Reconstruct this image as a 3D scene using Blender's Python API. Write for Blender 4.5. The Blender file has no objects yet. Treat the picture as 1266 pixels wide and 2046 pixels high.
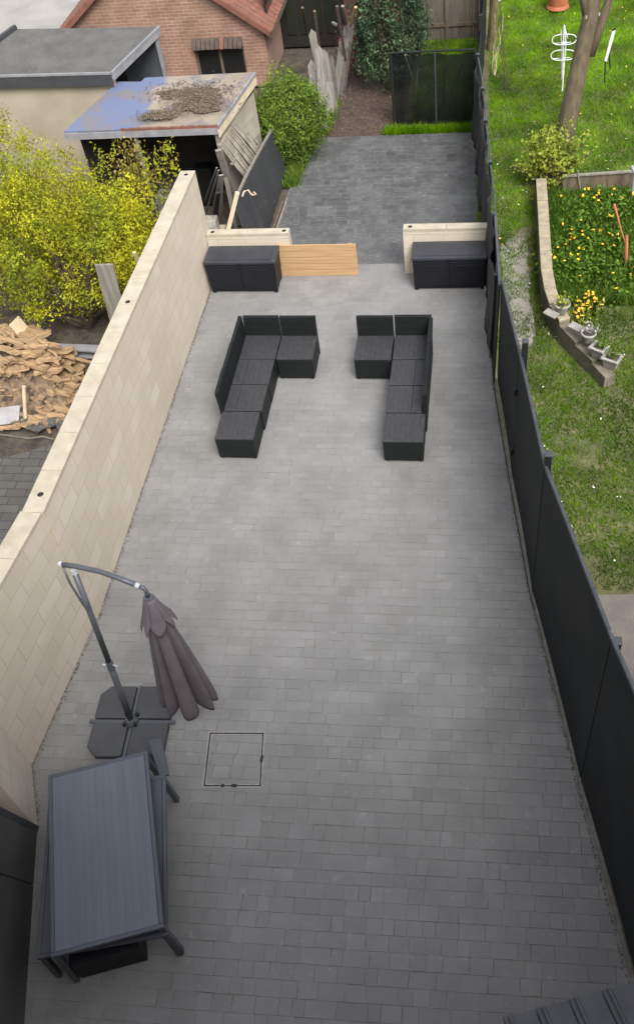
import bpy, math, random
import numpy as np
from mathutils import Vector, Matrix
random.seed(7); RNG = np.random.default_rng(7)
R_ = math.radians
S = bpy.context.scene
COL = S.collection

# ------------------------------------------------------------ camera, sky, sun, exposure
YAW, PITCH, ROLL, FOC, PPX, PPY, CAMH = -0.213, 0.842, -0.137, 1853.5, 694.45, 997.62, 9.369
fwd = Vector((math.sin(YAW) * math.cos(PITCH), math.cos(YAW) * math.cos(PITCH), -math.sin(PITCH)))
rgt = Vector((math.cos(YAW), -math.sin(YAW), 0)); upv = rgt.cross(fwd)
c_, s_ = math.cos(ROLL), math.sin(ROLL)
rg2 = c_ * rgt + s_ * upv; up2 = -s_ * rgt + c_ * upv
cd = bpy.data.cameras.new('camera'); cam = bpy.data.objects.new('camera', cd); COL.objects.link(cam)
M3 = Matrix((rg2, up2, -fwd)).transposed()
cam.matrix_world = Matrix.Translation((0, 0, CAMH)) @ M3.to_4x4()
cd.sensor_fit = 'VERTICAL'; cd.sensor_height = 36; cd.lens = FOC / 2046 * 36
cd.shift_x = -(PPX - 633) / 2046; cd.shift_y = (PPY - 1023) / 2046
cd.clip_start = 0.05; cd.clip_end = 500
S.camera = cam

SUN_EL, SUN_AZ = R_(51), R_(150)      # azimuth clockwise from +y
w = bpy.data.worlds.new('World'); S.world = w; w.use_nodes = True
nt = w.node_tree; nt.nodes.clear()
sky = nt.nodes.new('ShaderNodeTexSky'); sky.sky_type = 'NISHITA'; sky.sun_disc = False
sky.sun_elevation = SUN_EL; sky.sun_rotation = SUN_AZ; sky.air_density = 1.0; sky.dust_density = 4.0; sky.ozone_density = 1.0
hs = nt.nodes.new('ShaderNodeHueSaturation'); hs.inputs['Saturation'].default_value = 0.25
bg = nt.nodes.new('ShaderNodeBackground'); bg.inputs[1].default_value = 0.15
wo = nt.nodes.new('ShaderNodeOutputWorld')
nt.links.new(sky.outputs[0], hs.inputs['Color']); nt.links.new(hs.outputs[0], bg.inputs[0]); nt.links.new(bg.outputs[0], wo.inputs[0])
sd = bpy.data.lights.new('sun', 'SUN'); sd.energy = 1.3; sd.angle = R_(24); sd.color = (1, .965, .91)
so = bpy.data.objects.new('sun', sd); COL.objects.link(so)
sdir = Vector((math.sin(SUN_AZ) * math.cos(SUN_EL), math.cos(SUN_AZ) * math.cos(SUN_EL), math.sin(SUN_EL)))
so.rotation_euler = sdir.to_track_quat('Z', 'Y').to_euler(); so.location = sdir * 30
S.view_settings.view_transform = 'Standard'; S.view_settings.look = 'None'
S.view_settings.exposure = 1.12; S.view_settings.gamma = 1

# ------------------------------------------------------------ helpers
def ray(u, v):
    return ((u - PPX) / FOC) * rg2 - ((v - PPY) / FOC) * up2 + fwd
CP = Vector((0, 0, CAMH))
def at(u, v, z=0.0):                       # surveyed point at height z
    d = ray(u, v); return CP + d * ((z - CAMH) / d.z)
def onY(u, v, y):
    d = ray(u, v); return CP + d * (y / d.y)
def onplane(u, v, A, B):
    n = Vector((-(B[1] - A[1]), B[0] - A[0], 0)); d = ray(u, v)
    return CP + d * (n.dot(Vector((A[0], A[1], 0)) - CP) / n.dot(d))

def tag(o, label=None, cat=None, group=None, kind=None):
    if label: o['label'] = label
    if cat: o['category'] = cat
    if group: o['group'] = group
    if kind: o['kind'] = kind
    return o
def thing(name, loc, label, cat, group=None, rz=0.0):
    o = bpy.data.objects.new(name, None); COL.objects.link(o); o.empty_display_size = .1
    o.location = loc; o.rotation_euler = (0, 0, rz)
    return tag(o, label, cat, group)
def copy_tree(o, parent=None):
    c = o.copy(); COL.objects.link(c); c.parent = parent
    for ch in list(o.children): copy_tree(ch, c)
    return c
def wloc(o):
    v = Vector((0, 0, 0))
    while o: v = v + o.location; o = o.parent
    return v

class MB:
    def __init__(s): s.v = []; s.f = []
    def add(s, vs, fs):
        n = len(s.v); s.v += [tuple(p) for p in vs]; s.f += [tuple(i + n for i in f) for f in fs]; return s
    def box(s, x0, x1, y0, y1, z0, z1, M=None, tx=0, ty=0):      # tx,ty: inset of the bottom
        p = [(x0 + tx, y0 + ty, z0), (x1 - tx, y0 + ty, z0), (x1 - tx, y1 - ty, z0), (x0 + tx, y1 - ty, z0), (x0, y0, z1), (x1, y0, z1), (x1, y1, z1), (x0, y1, z1)]
        if M is not None: p = [M @ Vector(q) for q in p]
        return s.add(p, [(3, 2, 1, 0), (4, 5, 6, 7), (0, 1, 5, 4), (1, 2, 6, 5), (2, 3, 7, 6), (3, 0, 4, 7)])
    def hexa(s, b, t):                       # 4 bottom, 4 top points
        return s.add(list(b) + list(t), [(3, 2, 1, 0), (4, 5, 6, 7), (0, 1, 5, 4), (1, 2, 6, 5), (2, 3, 7, 6), (3, 0, 4, 7)])
    def slab(s, poly, th):                   # polygon (any plane) with thickness downwards
        n = len(poly); t = [Vector(p) for p in poly]; b = [p - Vector((0, 0, th)) for p in t]
        return s.add(t + b, [tuple(range(n)), tuple(range(2 * n - 1, n - 1, -1))] + [(i, i + n, (i + 1) % n + n, (i + 1) % n) for i in range(n)])
    def beam(s, a, b, w, h=None, up=Vector((0, 0, 1))):   # rectangular bar from a to b
        h = h or w; a = Vector(a); b = Vector(b); d = (b - a).normalized()
        if abs(d.dot(up)) > .97: up = Vector((0, 1, 0))
        x = d.cross(up).normalized() * (w / 2); y = x.cross(d).normalized() * (h / 2)
        q = [-x - y, x - y, x + y, -x + y]
        return s.hexa([a + k for k in q], [b + k for k in q])
    def tube(s, pts, r, n=10, cap=True):
        pts = [Vector(p) for p in pts]; rs = r if isinstance(r, (list, tuple)) else [r] * len(pts)
        prev = None; rings = []
        for i, p in enumerate(pts):
            d = (pts[min(i + 1, len(pts) - 1)] - pts[max(i - 1, 0)]).normalized()
            if prev is None:
                a = d.cross(Vector((0, 0, 1)) if abs(d.z) < .9 else Vector((1, 0, 0))).normalized()
            else: a = (prev - d * prev.dot(d)).normalized()
            prev = a; b = d.cross(a)
            rings.append([p + (a * math.cos(2 * math.pi * k / n) + b * math.sin(2 * math.pi * k / n)) * rs[i] for k in range(n)])
        vs = [q for rg in rings for q in rg]; fs = []
        for i in range(len(pts) - 1):
            for k in range(n): fs.append((i * n + k, i * n + (k + 1) % n, (i + 1) * n + (k + 1) % n, (i + 1) * n + k))
        if cap: fs += [tuple(range(n - 1, -1, -1)), tuple((len(pts) - 1) * n + k for k in range(n))]
        return s.add(vs, fs)
    def lathe(s, prof, c=(0, 0, 0), n=20, sx=1, sy=1):
        vs = []; fs = []; c = Vector(c)
        for r, z in prof:
            vs += [c + Vector((r * sx * math.cos(2 * math.pi * k / n), r * sy * math.sin(2 * math.pi * k / n), z)) for k in range(n)]
        for i in range(len(prof) - 1):
            for k in range(n): fs.append((i * n + k, i * n + (k + 1) % n, (i + 1) * n + (k + 1) % n, (i + 1) * n + k))
        return s.add(vs, fs)
    def build(s, name, m, parent=None, world=True, bevel=0, smooth=False, seg=2, attr=None):
        me = bpy.data.meshes.new(name)
        off = wloc(parent) if (parent and world) else Vector((0, 0, 0))
        me.from_pydata([tuple(Vector(p) - off) for p in s.v], [], s.f)
        if smooth: me.polygons.foreach_set('use_smooth', [True] * len(me.polygons))
        me.materials.append(m)
        if attr is not None:
            a = me.attributes.new('tone', 'FLOAT', 'FACE'); a.data.foreach_set('value', attr)
        me.update()
        o = bpy.data.objects.new(name, me); COL.objects.link(o)
        if parent: o.parent = parent
        if bevel:
            b = o.modifiers.new('bevel', 'BEVEL'); b.width = bevel; b.segments = seg; b.limit_method = 'ANGLE'; b.angle_limit = R_(40)
        return o
def structure(name, mb, m, **k): return tag(mb.build(name, m, **k), kind='structure')

# ------------------------------------------------------------ materials
def N(nt, t, **kw):
    n = nt.nodes.new(t)
    for k, v in kw.items(): setattr(n, k, v)
    return n
def mat(name, c1, c2=None, scale=4.0, rough=.6, bump=0.0, bscale=None, detail=6, stretch=(1, 1, 1), metal=0, spots=None, tone=False,
        contrast=(.35, .65), fine=.0, spec=.5, lines=None, layers=(), rot=0, transl=0):
    m = bpy.data.materials.new(name); m.use_nodes = True; t = m.node_tree; t.nodes.clear(); L = t.links.new
    out = N(t, 'ShaderNodeOutputMaterial'); p = N(t, 'ShaderNodeBsdfPrincipled'); L(p.outputs[0], out.inputs[0])
    tc = N(t, 'ShaderNodeTexCoord'); mp = N(t, 'ShaderNodeMapping'); L(tc.outputs['Object'], mp.inputs[0])
    mp.inputs['Scale'].default_value = stretch; mp.inputs['Rotation'].default_value = (0, 0, rot)
    c2 = c2 or tuple(x * .8 for x in c1)
    no = N(t, 'ShaderNodeTexNoise'); no.inputs['Scale'].default_value = scale; no.inputs['Detail'].default_value = detail; L(mp.outputs[0], no.inputs[0])
    mr = N(t, 'ShaderNodeMapRange'); mr.inputs[1].default_value, mr.inputs[2].default_value = contrast; L(no.outputs[0], mr.inputs[0])
    mx = N(t, 'ShaderNodeMix', data_type='RGBA'); mx.inputs[6].default_value = (*c1, 1); mx.inputs[7].default_value = (*c2, 1); L(mr.outputs[0], mx.inputs[0])
    col = mx.outputs[2]
    for (c3, sc, lo, hi, amt, st) in layers:      # stains: colour, scale, thresholds, amount, stretch
        n2 = N(t, 'ShaderNodeTexNoise'); n2.inputs['Scale'].default_value = sc; n2.inputs['Detail'].default_value = 8; n2.inputs['Roughness'].default_value = .6
        m2 = N(t, 'ShaderNodeMapping'); m2.inputs['Scale'].default_value = st; m2.inputs['Location'].default_value = (sc * 1.7, 3.1, sc); L(tc.outputs['Object'], m2.inputs[0]); L(m2.outputs[0], n2.inputs[0])
        r2 = N(t, 'ShaderNodeMapRange'); r2.inputs[1].default_value = lo; r2.inputs[2].default_value = hi; r2.inputs[4].default_value = amt; L(n2.outputs[0], r2.inputs[0])
        x2 = N(t, 'ShaderNodeMix', data_type='RGBA'); x2.inputs[7].default_value = (*c3, 1); L(col, x2.inputs[6]); L(r2.outputs[0], x2.inputs[0]); col = x2.outputs[2]
    if tone:
        at_ = N(t, 'ShaderNodeAttribute', attribute_name='tone')
        vm = N(t, 'ShaderNodeVectorMath', operation='SCALE'); L(col, vm.inputs[0]); L(at_.outputs['Fac'], vm.inputs['Scale']); col = vm.outputs[0]
    L(col, p.inputs['Base Color'])
    p.inputs['Roughness'].default_value = rough; p.inputs['Metallic'].default_value = metal; p.inputs['Specular IOR Level'].default_value = spec
    if transl:
        tr = N(t, 'ShaderNodeBsdfTranslucent'); L(col, tr.inputs[0]); ms = N(t, 'ShaderNodeMixShader'); ms.inputs[0].default_value = transl
        L(p.outputs[0], ms.inputs[1]); L(tr.outputs[0], ms.inputs[2]); L(ms.outputs[0], out.inputs[0])
    if bump:
        nb = N(t, 'ShaderNodeTexNoise'); nb.inputs['Scale'].default_value = bscale or scale * 8; nb.inputs['Detail'].default_value = 6; L(mp.outputs[0], nb.inputs[0])
        bp = N(t, 'ShaderNodeBump'); bp.inputs['Strength'].default_value = bump; bp.inputs['Distance'].default_value = .01; L(nb.outputs[0], bp.inputs['Height']); L(bp.outputs[0], p.inputs['Normal'])
    return m
def brickmat(name, c1, c2, mortar, bw, bh, msize=.01, rough=.85, axes='xz', bump=.4, off=.5, stain=None, squash=1.0, vary=.5):
    m = bpy.data.materials.new(name); m.use_nodes = True; t = m.node_tree; t.nodes.clear(); L = t.links.new
    out = N(t, 'ShaderNodeOutputMaterial'); p = N(t, 'ShaderNodeBsdfPrincipled'); L(p.outputs[0], out.inputs[0])
    tc = N(t, 'ShaderNodeTexCoord')
    if axes == 'uv': vec = tc.outputs['UV']
    else:
        sx = N(t, 'ShaderNodeSeparateXYZ'); L(tc.outputs['Object'], sx.inputs[0]); cb = N(t, 'ShaderNodeCombineXYZ')
        L(sx.outputs['XYZ'.index(axes[0].upper())], cb.inputs[0]); L(sx.outputs['XYZ'.index(axes[1].upper())], cb.inputs[1]); vec = cb.outputs[0]
    # slightly wavering joints
    nw = N(t, 'ShaderNodeTexNoise'); nw.inputs['Scale'].default_value = 3.0; L(vec, nw.inputs[0])
    vs = N(t, 'ShaderNodeVectorMath', operation='SCALE'); vs.inputs['Scale'].default_value = msize * 1.2; L(nw.outputs['Color'], vs.inputs[0])
    va = N(t, 'ShaderNodeVectorMath', operation='ADD'); L(vec, va.inputs[0]); L(vs.outputs[0], va.inputs[1])
    b = N(t, 'ShaderNodeTexBrick'); L(va.outputs[0], b.inputs[0]); b.offset = off; b.squash = squash
    b.inputs['Scale'].default_value = 1; b.inputs['Brick Width'].default_value = bw; b.inputs['Row Height'].default_value = bh
    b.inputs['Mortar Size'].default_value = msize; b.inputs['Mortar Smooth'].default_value = .3; b.inputs['Bias'].default_value = 0
    b.inputs['Color1'].default_value = (*c1, 1); b.inputs['Color2'].default_value = (*c2, 1); b.inputs['Mortar'].default_value = (*mortar, 1)
    n2 = N(t, 'ShaderNodeTexNoise'); n2.inputs['Scale'].default_value = 2.2; n2.inputs['Detail'].default_value = 8; L(tc.outputs['Object'], n2.inputs[0])
    r2 = N(t, 'ShaderNodeMapRange'); r2.inputs[1].default_value = .35; r2.inputs[2].default_value = .7; r2.inputs[4].default_value = vary; L(n2.outputs[0], r2.inputs[0])
    x2 = N(t, 'ShaderNodeMix', data_type='RGBA'); st = stain or tuple(x * .6 for x in c1); x2.inputs[7].default_value = (*st, 1); L(b.outputs['Color'], x2.inputs[6]); L(r2.outputs[0], x2.inputs[0])
    L(x2.outputs[2], p.inputs['Base Color']); p.inputs['Roughness'].default_value = rough
    if bump:
        n3 = N(t, 'ShaderNodeTexNoise'); n3.inputs['Scale'].default_value = 40; L(tc.outputs['Object'], n3.inputs[0])
        ma = N(t, 'ShaderNodeMath', operation='MULTIPLY_ADD'); L(b.outputs['Fac'], ma.inputs[0]); ma.inputs[1].default_value = -1.5; L(n3.outputs[0], ma.inputs[2])
        bp = N(t, 'ShaderNodeBump'); bp.inputs['Strength'].default_value = bump; bp.inputs['Distance'].default_value = .008; L(ma.outputs[0], bp.inputs['Height']); L(bp.outputs[0], p.inputs['Normal'])
    return m

M = {}
M['paver'] = mat('light_grey_paver', (.216, .214, .211), (.176, .175, .172), 1.6, .55, .35, 60, tone=True, layers=[((.36, .36, .35), 9, .60, .72, .35, (1, 1, 1)), ((.50, .50, .48), 26, .66, .72, .45, (.7, 2.5, 1)), ((.13, .13, .125), 18, .66, .74, .4, (2, .7, 1)), ((.15, .148, .14), 2.5, .55, .75, .35, (1, 1, 1))])
M['paver_dark'] = mat('dark_grey_paver', (.092, .094, .097), (.070, .072, .074), 1.5, .5, .4, 60, tone=True, layers=[((.36, .36, .36), 17, .58, .68, .6, (.5, 3.0, 1)), ((.14, .14, .14), 5, .5, .65, .5, (1, 1, 1)), ((.055, .055, .057), 1.3, .5, .62, .5, (1, 1, 1))])
M['joint'] = mat('joint_sand', (.12, .115, .105), (.25, .235, .20), 9, .95, .3, contrast=(.4, .7))
M['soil'] = mat('soil', (.06, .045, .033), (.10, .08, .06), 7, .95, 1.0, 40, layers=[((.02, .018, .015), 3, .5, .65, .7, (1, 1, 1))])
M['mulch'] = mat('mulch', (.085, .06, .045), (.045, .03, .022), 18, .95, 1.0, 60, layers=[((.24, .19, .15), 35, .62, .7, .8, (1, 1, 1))])
M['lawn'] = mat('lawn_soil', (.13, .125, .055), (.07, .085, .025), 2.2, .95, .8, 60, layers=[((.05, .04, .025), 5, .5, .66, .6, (1, 1, 1)), ((.25, .21, .13), 1.7, .55, .70, .7, (1, 1, 1))])
M['gravel'] = mat('gravel', (.30, .28, .24), (.20, .185, .155), 30, .95, .8, 90, layers=[((.10, .12, .05), 5, .5, .62, .75, (1, 1, 1))])
M['concrete'] = mat('concrete', (.175, .158, .135), (.14, .125, .108), 4, .9, .4, 80, layers=[((.40, .38, .34), 40, .62, .7, .5, (1, 1, 1)), ((.12, .11, .09), 3, .62, .7, .4, (1, 1, 1))])
M['road'] = mat('road', (.29, .275, .26), (.22, .21, .195), 1.2, .9, .2, 60)
M['yard'] = brickmat('yard_pavers', (.075, .07, .065), (.10, .095, .085), (.03, .027, .024), .3, .15, .008, axes='xy', off=.3, vary=.5)
M['kerb'] = mat('kerb_concrete', (.17, .165, .15), (.11, .105, .09), 10, .9, .4, layers=[((.16, .13, .05), 16, .58, .66, .7, (1, 1, 1))])
M['block'] = brickmat('cream_block', (.56, .505, .42), (.49, .435, .35), (.40, .325, .23), .50, .25, .007, axes='uv', stain=(.47, .41, .315), vary=.75, bump=.2)
M['cope'] = mat('cream_coping', (.42, .375, .295), (.35, .305, .235), 5, .85, .3, 60, layers=[((.26, .23, .18), 6, .60, .72, .5, (1, 1, 1)), ((.50, .455, .37), 3, .6, .7, .5, (1, 1, 1))])
M['hole'] = mat('hole_dark', (.05, .045, .04), None, 5, .9)
M['fence'] = mat('black_sheet', (.014, .017, .018), (.009, .011, .0115), 2, .72, .05, 8, spec=.22, layers=[((.022, .019, .022), 1.5, .5, .7, .6, (1, 1, 1)), ((.05, .048, .045), 30, .70, .76, .6, (1, 1, .4))])
M['fence_rail'] = mat('rail', (.035, .040, .047), (.06, .065, .075), 9, .45, layers=[((.35, .33, .3), 14, .70, .74, .8, (1, 1, 1))])
M['mesh'] = mat('windbreak_fabric', (.012, .012, .014), (.020, .020, .023), 4, .7, .8, 5, stretch=(1, 1, .2))
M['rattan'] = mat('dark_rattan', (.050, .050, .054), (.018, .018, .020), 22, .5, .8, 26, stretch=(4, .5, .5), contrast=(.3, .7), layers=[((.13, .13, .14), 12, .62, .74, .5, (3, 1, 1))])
M['rattan_shaded'] = mat('dark_rattan_shaded', (.0105, .013, .0135), (.007, .009, .0095), 3, .6, .8, 30, spec=.25, stretch=(.5, .5, 5))  # same rattan as the seats; shade on sofa sides and backs painted in darker
M['boxdark'] = mat('storage_plastic', (.009, .010, .014), (.007, .008, .011), 4, .5, .1, spec=.3)
M['boxlid'] = mat('storage_lid', (.036, .038, .047), (.026, .028, .036), 3, .4, .15, 30, layers=[((.25, .24, .22), 6, .68, .75, .5, (1, 1, 1))])
M['tabletop'] = mat('slatted_top', (.108, .122, .152), (.094, .106, .134), 1.5, .42, .15, 12, stretch=(6, .5, 1), layers=[((.22, .23, .26), 30, .70, .76, .6, (1, 1, 1))])
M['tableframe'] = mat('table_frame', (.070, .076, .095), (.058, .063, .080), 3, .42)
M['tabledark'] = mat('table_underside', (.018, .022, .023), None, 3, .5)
M['pole'] = mat('umbrella_steel', (.082, .090, .105), (.07, .077, .09), 4, .38)
M['canopy'] = mat('taupe_canopy', (.105, .092, .104), (.085, .073, .083), 5, .85, .3, 70)
M['base'] = mat('umbrella_base', (.062, .065, .073), (.048, .050, .057), 4, .55, .6, 20)
M['chrome'] = mat('bright_clip', (.45, .46, .48), None, 5, .35)
M['pine'] = mat('pine_board', (.47, .31, .165), (.38, .235, .115), 3, .65, .2, 20, stretch=(.5, 3, 8), layers=[((.20, .10, .04), 9, .66, .70, .8, (1, 1, 1))])
M['drain'] = mat('drain_frame', (.33, .325, .31), (.22, .215, .205), 15, .5)
M['black'] = mat('black', (.006, .006, .007), None, 5, .6)
M['wood_grey'] = mat('weathered_wood', (.25, .225, .19), (.16, .145, .125), 3, .85, .5, 20, stretch=(6, 6, .6), layers=[((.08, .07, .06), 5, .58, .68, .6, (6, 6, .8))])
M['lath'] = mat('lath_wood', (.34, .305, .245), (.22, .195, .155), 3, .85, .4, 20, stretch=(6, 1, 1))
M['wood_brown'] = mat('old_brown_wood', (.14, .11, .075), (.085, .065, .045), 3, .85, .5, 20, stretch=(6, 6, .6))
M['wood_cream'] = mat('cream_timber', (.60, .50, .36), (.48, .39, .27), 4, .8, .3)
M['split'] = mat('split_wood', (.38, .25, .135), (.24, .155, .085), 5, .85, .5, 30, stretch=(1, 4, 4), layers=[((.17, .11, .07), 4, .56, .66, .7, (1, 1, 1))])
M['trunk'] = mat('bark', (.13, .10, .062), (.075, .058, .036), 5, .9, 1.0, 25, stretch=(3, 3, .7), layers=[((.08, .09, .04), 3, .58, .7, .5, (1, 1, 1))])
M['twig'] = mat('twig', (.10, .075, .045), (.06, .045, .03), 8, .9)
M['brick'] = brickmat('pink_brick', (.255, .125, .085), (.32, .175, .125), (.34, .26, .20), .21, .072, .011, axes='xz', stain=(.15, .085, .06), vary=.7)
M['brick_side'] = brickmat('pink_brick_side', (.30, .17, .13), (.36, .21, .165), (.34, .25, .21), .21, .072, .011, axes='yz', stain=(.22, .13, .10), vary=.5)
M['redtile'] = mat('red_roof_tile', (.20, .08, .055), (.13, .055, .04), 6, .8, .4, 30, layers=[((.10, .08, .06), 5, .58, .7, .6, (1, 1, 1))])
M['felt'] = mat('roof_felt', (.10, .097, .09), (.072, .070, .066), 3, .95, .6, 50, layers=[((.30, .29, .27), 16, .62, .70, .55, (1, 2, 1)), ((.08, .078, .072), 4, .58, .7, .5, (1, 1, 1))])
M['fascia'] = mat('grey_fascia', (.25, .25, .265), (.19, .19, .205), 6, .6)
M['fascia_dark'] = mat('dark_fascia', (.045, .047, .052), None, 6, .6)
M['render'] = mat('beige_render', (.36, .31, .235), (.30, .26, .195), 2, .9, .2)
M['glass'] = mat('dark_glass', (.012, .013, .014), None, 3, .15)
M['darkwood'] = mat('dark_timber', (.022, .019, .018), (.014, .012, .012), 5, .6)
M['greenglass'] = mat('green_panel', (.015, .024, .012), (.02, .02, .016), 2, .35)
M['lintel'] = mat('old_tile', (.085, .06, .048), (.05, .04, .035), 8, .85)
M['slate'] = mat('anthracite_tile', (.060, .060, .067), (.045, .045, .05), 5, .55, .2, 30, layers=[((.45, .45, .43), 16, .70, .73, .8, (1, 1, 1))])
M['white'] = mat('white_paint', (.75, .75, .74), None, 8, .5)
M['terracotta'] = mat('terracotta', (.38, .12, .05), (.30, .09, .04), 6, .7)
M['stone'] = mat('garden_stone', (.20, .175, .13), (.13, .115, .085), 6, .9, .8, 30, layers=[((.07, .08, .035), 4, .5, .65, .6, (1, 1, 1))])
M['stonecap'] = brickmat('stone_cap', (.40, .345, .255), (.34, .29, .21), (.16, .14, .10), .09, .26, .006, axes='xy', off=0, stain=(.27, .25, .18), vary=.5)
M['planter'] = mat('planter_stone', (.34, .325, .295), (.20, .19, .165), 6, .85, .4, layers=[((.12, .12, .09), 5, .55, .7, .6, (1, 1, 1))])
M['wallbrick'] = brickmat('house_brick', (.30, .17, .12), (.24, .13, .09), (.35, .32, .28), .21, .065, .01, axes='xz')
M['chips'] = mat('chips', (.175, .13, .09), (.075, .052, .036), 30, .9, tone=True)
M['dirt'] = mat('roof_dirt', (.085, .060, .040), (.135, .105, .072), 9, .95, .9, 40)
def shedmat():
    m = mat('painted_roof_sheet', (.27, .225, .175), (.21, .175, .135), 3, .55, .1)
    t = m.node_tree; L = t.links.new; p = [n for n in t.nodes if n.type == 'BSDF_PRINCIPLED'][0]
    prev = p.inputs['Base Color'].links[0].from_socket
    tc = N(t, 'ShaderNodeTexCoord'); sp = N(t, 'ShaderNodeSeparateXYZ'); L(tc.outputs['Object'], sp.inputs[0])
    no = N(t, 'ShaderNodeTexNoise'); no.inputs['Scale'].default_value = 1.4; no.inputs['Detail'].default_value = 9; no.inputs['Roughness'].default_value = .62; L(tc.outputs['Object'], no.inputs[0])
    a = N(t, 'ShaderNodeMath', operation='MULTIPLY_ADD'); L(no.outputs[0], a.inputs[0]); a.inputs[1].default_value = 1.6; L(sp.outputs[0], a.inputs[2])
    r = N(t, 'ShaderNodeMapRange'); r.inputs[1].default_value = -.62; r.inputs[2].default_value = -.50; r.inputs[3].default_value = 1; r.inputs[4].default_value = 0; L(a.outputs[0], r.inputs[0])
    x = N(t, 'ShaderNodeMix', data_type='RGBA'); x.inputs[7].default_value = (.115, .14, .235, 1); L(prev, x.inputs[6]); L(r.outputs[0], x.inputs[0])
    # scuffed grey paint
    n2 = N(t, 'ShaderNodeTexNoise'); n2.inputs['Scale'].default_value = 2.3; n2.inputs['Detail'].default_value = 10; L(tc.outputs['Object'], n2.inputs[0])
    r2 = N(t, 'ShaderNodeMapRange'); r2.inputs[1].default_value = .50; r2.inputs[2].default_value = .60; r2.inputs[4].default_value = .85; L(n2.outputs[0], r2.inputs[0])
    y = N(t, 'ShaderNodeMix', data_type='RGBA'); y.inputs[7].default_value = (.15, .14, .145, 1); L(x.outputs[2], y.inputs[6]); L(r2.outputs[0], y.inputs[0])
    L(y.outputs[2], p.inputs['Base Color']); return m
M['shedroof'] = shedmat()
def leafmat(name, a, b, transl=.35): return mat(name, a, b, 1.2, .7, tone=True, transl=transl, spec=.12)
M['leaf_yellow'] = leafmat('yellow_green_leaf', (.45, .42, .025), (.20, .26, .03), .35)
M['leaf_green'] = leafmat('fresh_green_leaf', (.17, .25, .035), (.10, .17, .03))
M['leaf_dark'] = leafmat('dark_conifer_leaf', (.075, .115, .055), (.035, .062, .035), .2)
M['leaf_pale'] = leafmat('pale_green_leaf', (.36, .40, .06), (.22, .29, .045))
M['leaf_bed'] = leafmat('bed_leaf', (.075, .16, .018), (.15, .25, .035))
M['grass'] = leafmat('grass_blade', (.23, .43, .003), (.09, .23, .003), .3)
M['yellow_petal'] = mat('yellow_petal', (.80, .55, .03), (.85, .35, .03), 3, .6)
M['white_petal'] = mat('white_petal', (.80, .78, .72), None, 3, .6)
M['pink_petal'] = leafmat('pink_petal', (.45, .16, .15), (.35, .18, .10))

# ------------------------------------------------------------ leaf clouds
def leaf_mesh(name, P, size, m, parent=None, tone=None, droop=0.0, aspect=.55, upbias=.3):
    P = np.asarray(P, float); n = len(P)
    nrm = RNG.normal(size=(n, 3)); nrm[:, 2] += upbias; nrm /= np.linalg.norm(nrm, axis=1)[:, None]
    t = np.cross(nrm, RNG.normal(size=(n, 3))); t /= np.linalg.norm(t, axis=1)[:, None] + 1e-9; t[:, 2] -= droop
    b = np.cross(nrm, t)
    s = size * RNG.uniform(.6, 1.4, n)[:, None]
    V = np.stack([P - t * s * .5, P + b * s * aspect * .5 + nrm * s * .08, P + t * s * .5, P - b * s * aspect * .5 + nrm * s * .08], 1).reshape(-1, 3)
    off = np.array(wloc(parent)) if parent else np.zeros(3)
    return raw_mesh(name, V - off, n, 4, m, parent, RNG.uniform(.6, 1.35, n) if tone is None else tone)
def raw_mesh(name, V, n, k, m, parent, tone):
    me = bpy.data.meshes.new(name); me.vertices.add(len(V)); me.vertices.foreach_set('co', V.ravel())
    me.loops.add(n * k); me.loops.foreach_set('vertex_index', np.arange(n * k, dtype=np.int32))
    me.polygons.add(n); me.polygons.foreach_set('loop_start', np.arange(0, n * k, k, dtype=np.int32)); me.polygons.foreach_set('loop_total', np.full(n, k, dtype=np.int32))
    me.materials.append(m); a = me.attributes.new('tone', 'FLOAT', 'FACE'); a.data.foreach_set('value', np.asarray(tone, np.float32))
    me.update(calc_edges=True); o = bpy.data.objects.new(name, me); COL.objects.link(o)
    if parent: o.parent = parent
    return o
def clumps(c, rad, ncl, per, spread, shell=.55, flat=1.0, noise=.18):
    """cluster centres biased to the outside of an ellipsoid with an uneven outline"""
    d = RNG.normal(size=(ncl, 3)); d /= np.linalg.norm(d, axis=1)[:, None]
    rr = shell + (1 - shell) * RNG.uniform(0, 1, ncl) ** .5
    rr = rr * (1 + noise * np.sin(d[:, 0] * 5 + c[0]) * np.cos(d[:, 1] * 4 + c[1]) + RNG.normal(0, noise * .5, ncl))
    C = np.array(c) + d * rr[:, None] * np.array(rad)
    P = np.repeat(C, per, 0) + RNG.normal(size=(ncl * per, 3)) * np.array([spread, spread, spread * flat])
    tone = np.repeat(RNG.uniform(.55, 1.35, ncl), per) * RNG.uniform(.75, 1.25, ncl * per)
    return P, tone, C
def grow(mb, base, tips, r0=.03, r1=.006, wob=.06):
    for tpt in tips:
        jb = .05 if r0 > .015 else .004; a = Vector(tuple(base) + (0,) * (3 - len(base))) + Vector((random.uniform(-jb, jb), random.uniform(-jb, jb), 0)); b = Vector(tpt); pts = []
        for i in range(6):
            k = i / 5; q = a.lerp(b, k); q.z = a.z + (b.z - a.z) * k ** .8
            q += Vector((random.uniform(-wob, wob), random.uniform(-wob, wob), random.uniform(-wob, wob))) * (1 if 0 < i < 5 else 0)
            pts.append(q)
        mb.tube(pts, [r0 + (r1 - r0) * i / 5 for i in range(6)], 6)

# ------------------------------------------------------------ GROUND
def poly(name, pts, z, m): return structure(name, MB().add([(x, y, z) for x, y in pts], [tuple(range(len(pts)))]), m)
poly('ground', [(-60, -20), (60, -20), (60, 90), (-60, 90)], -.06, M['soil'])

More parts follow.
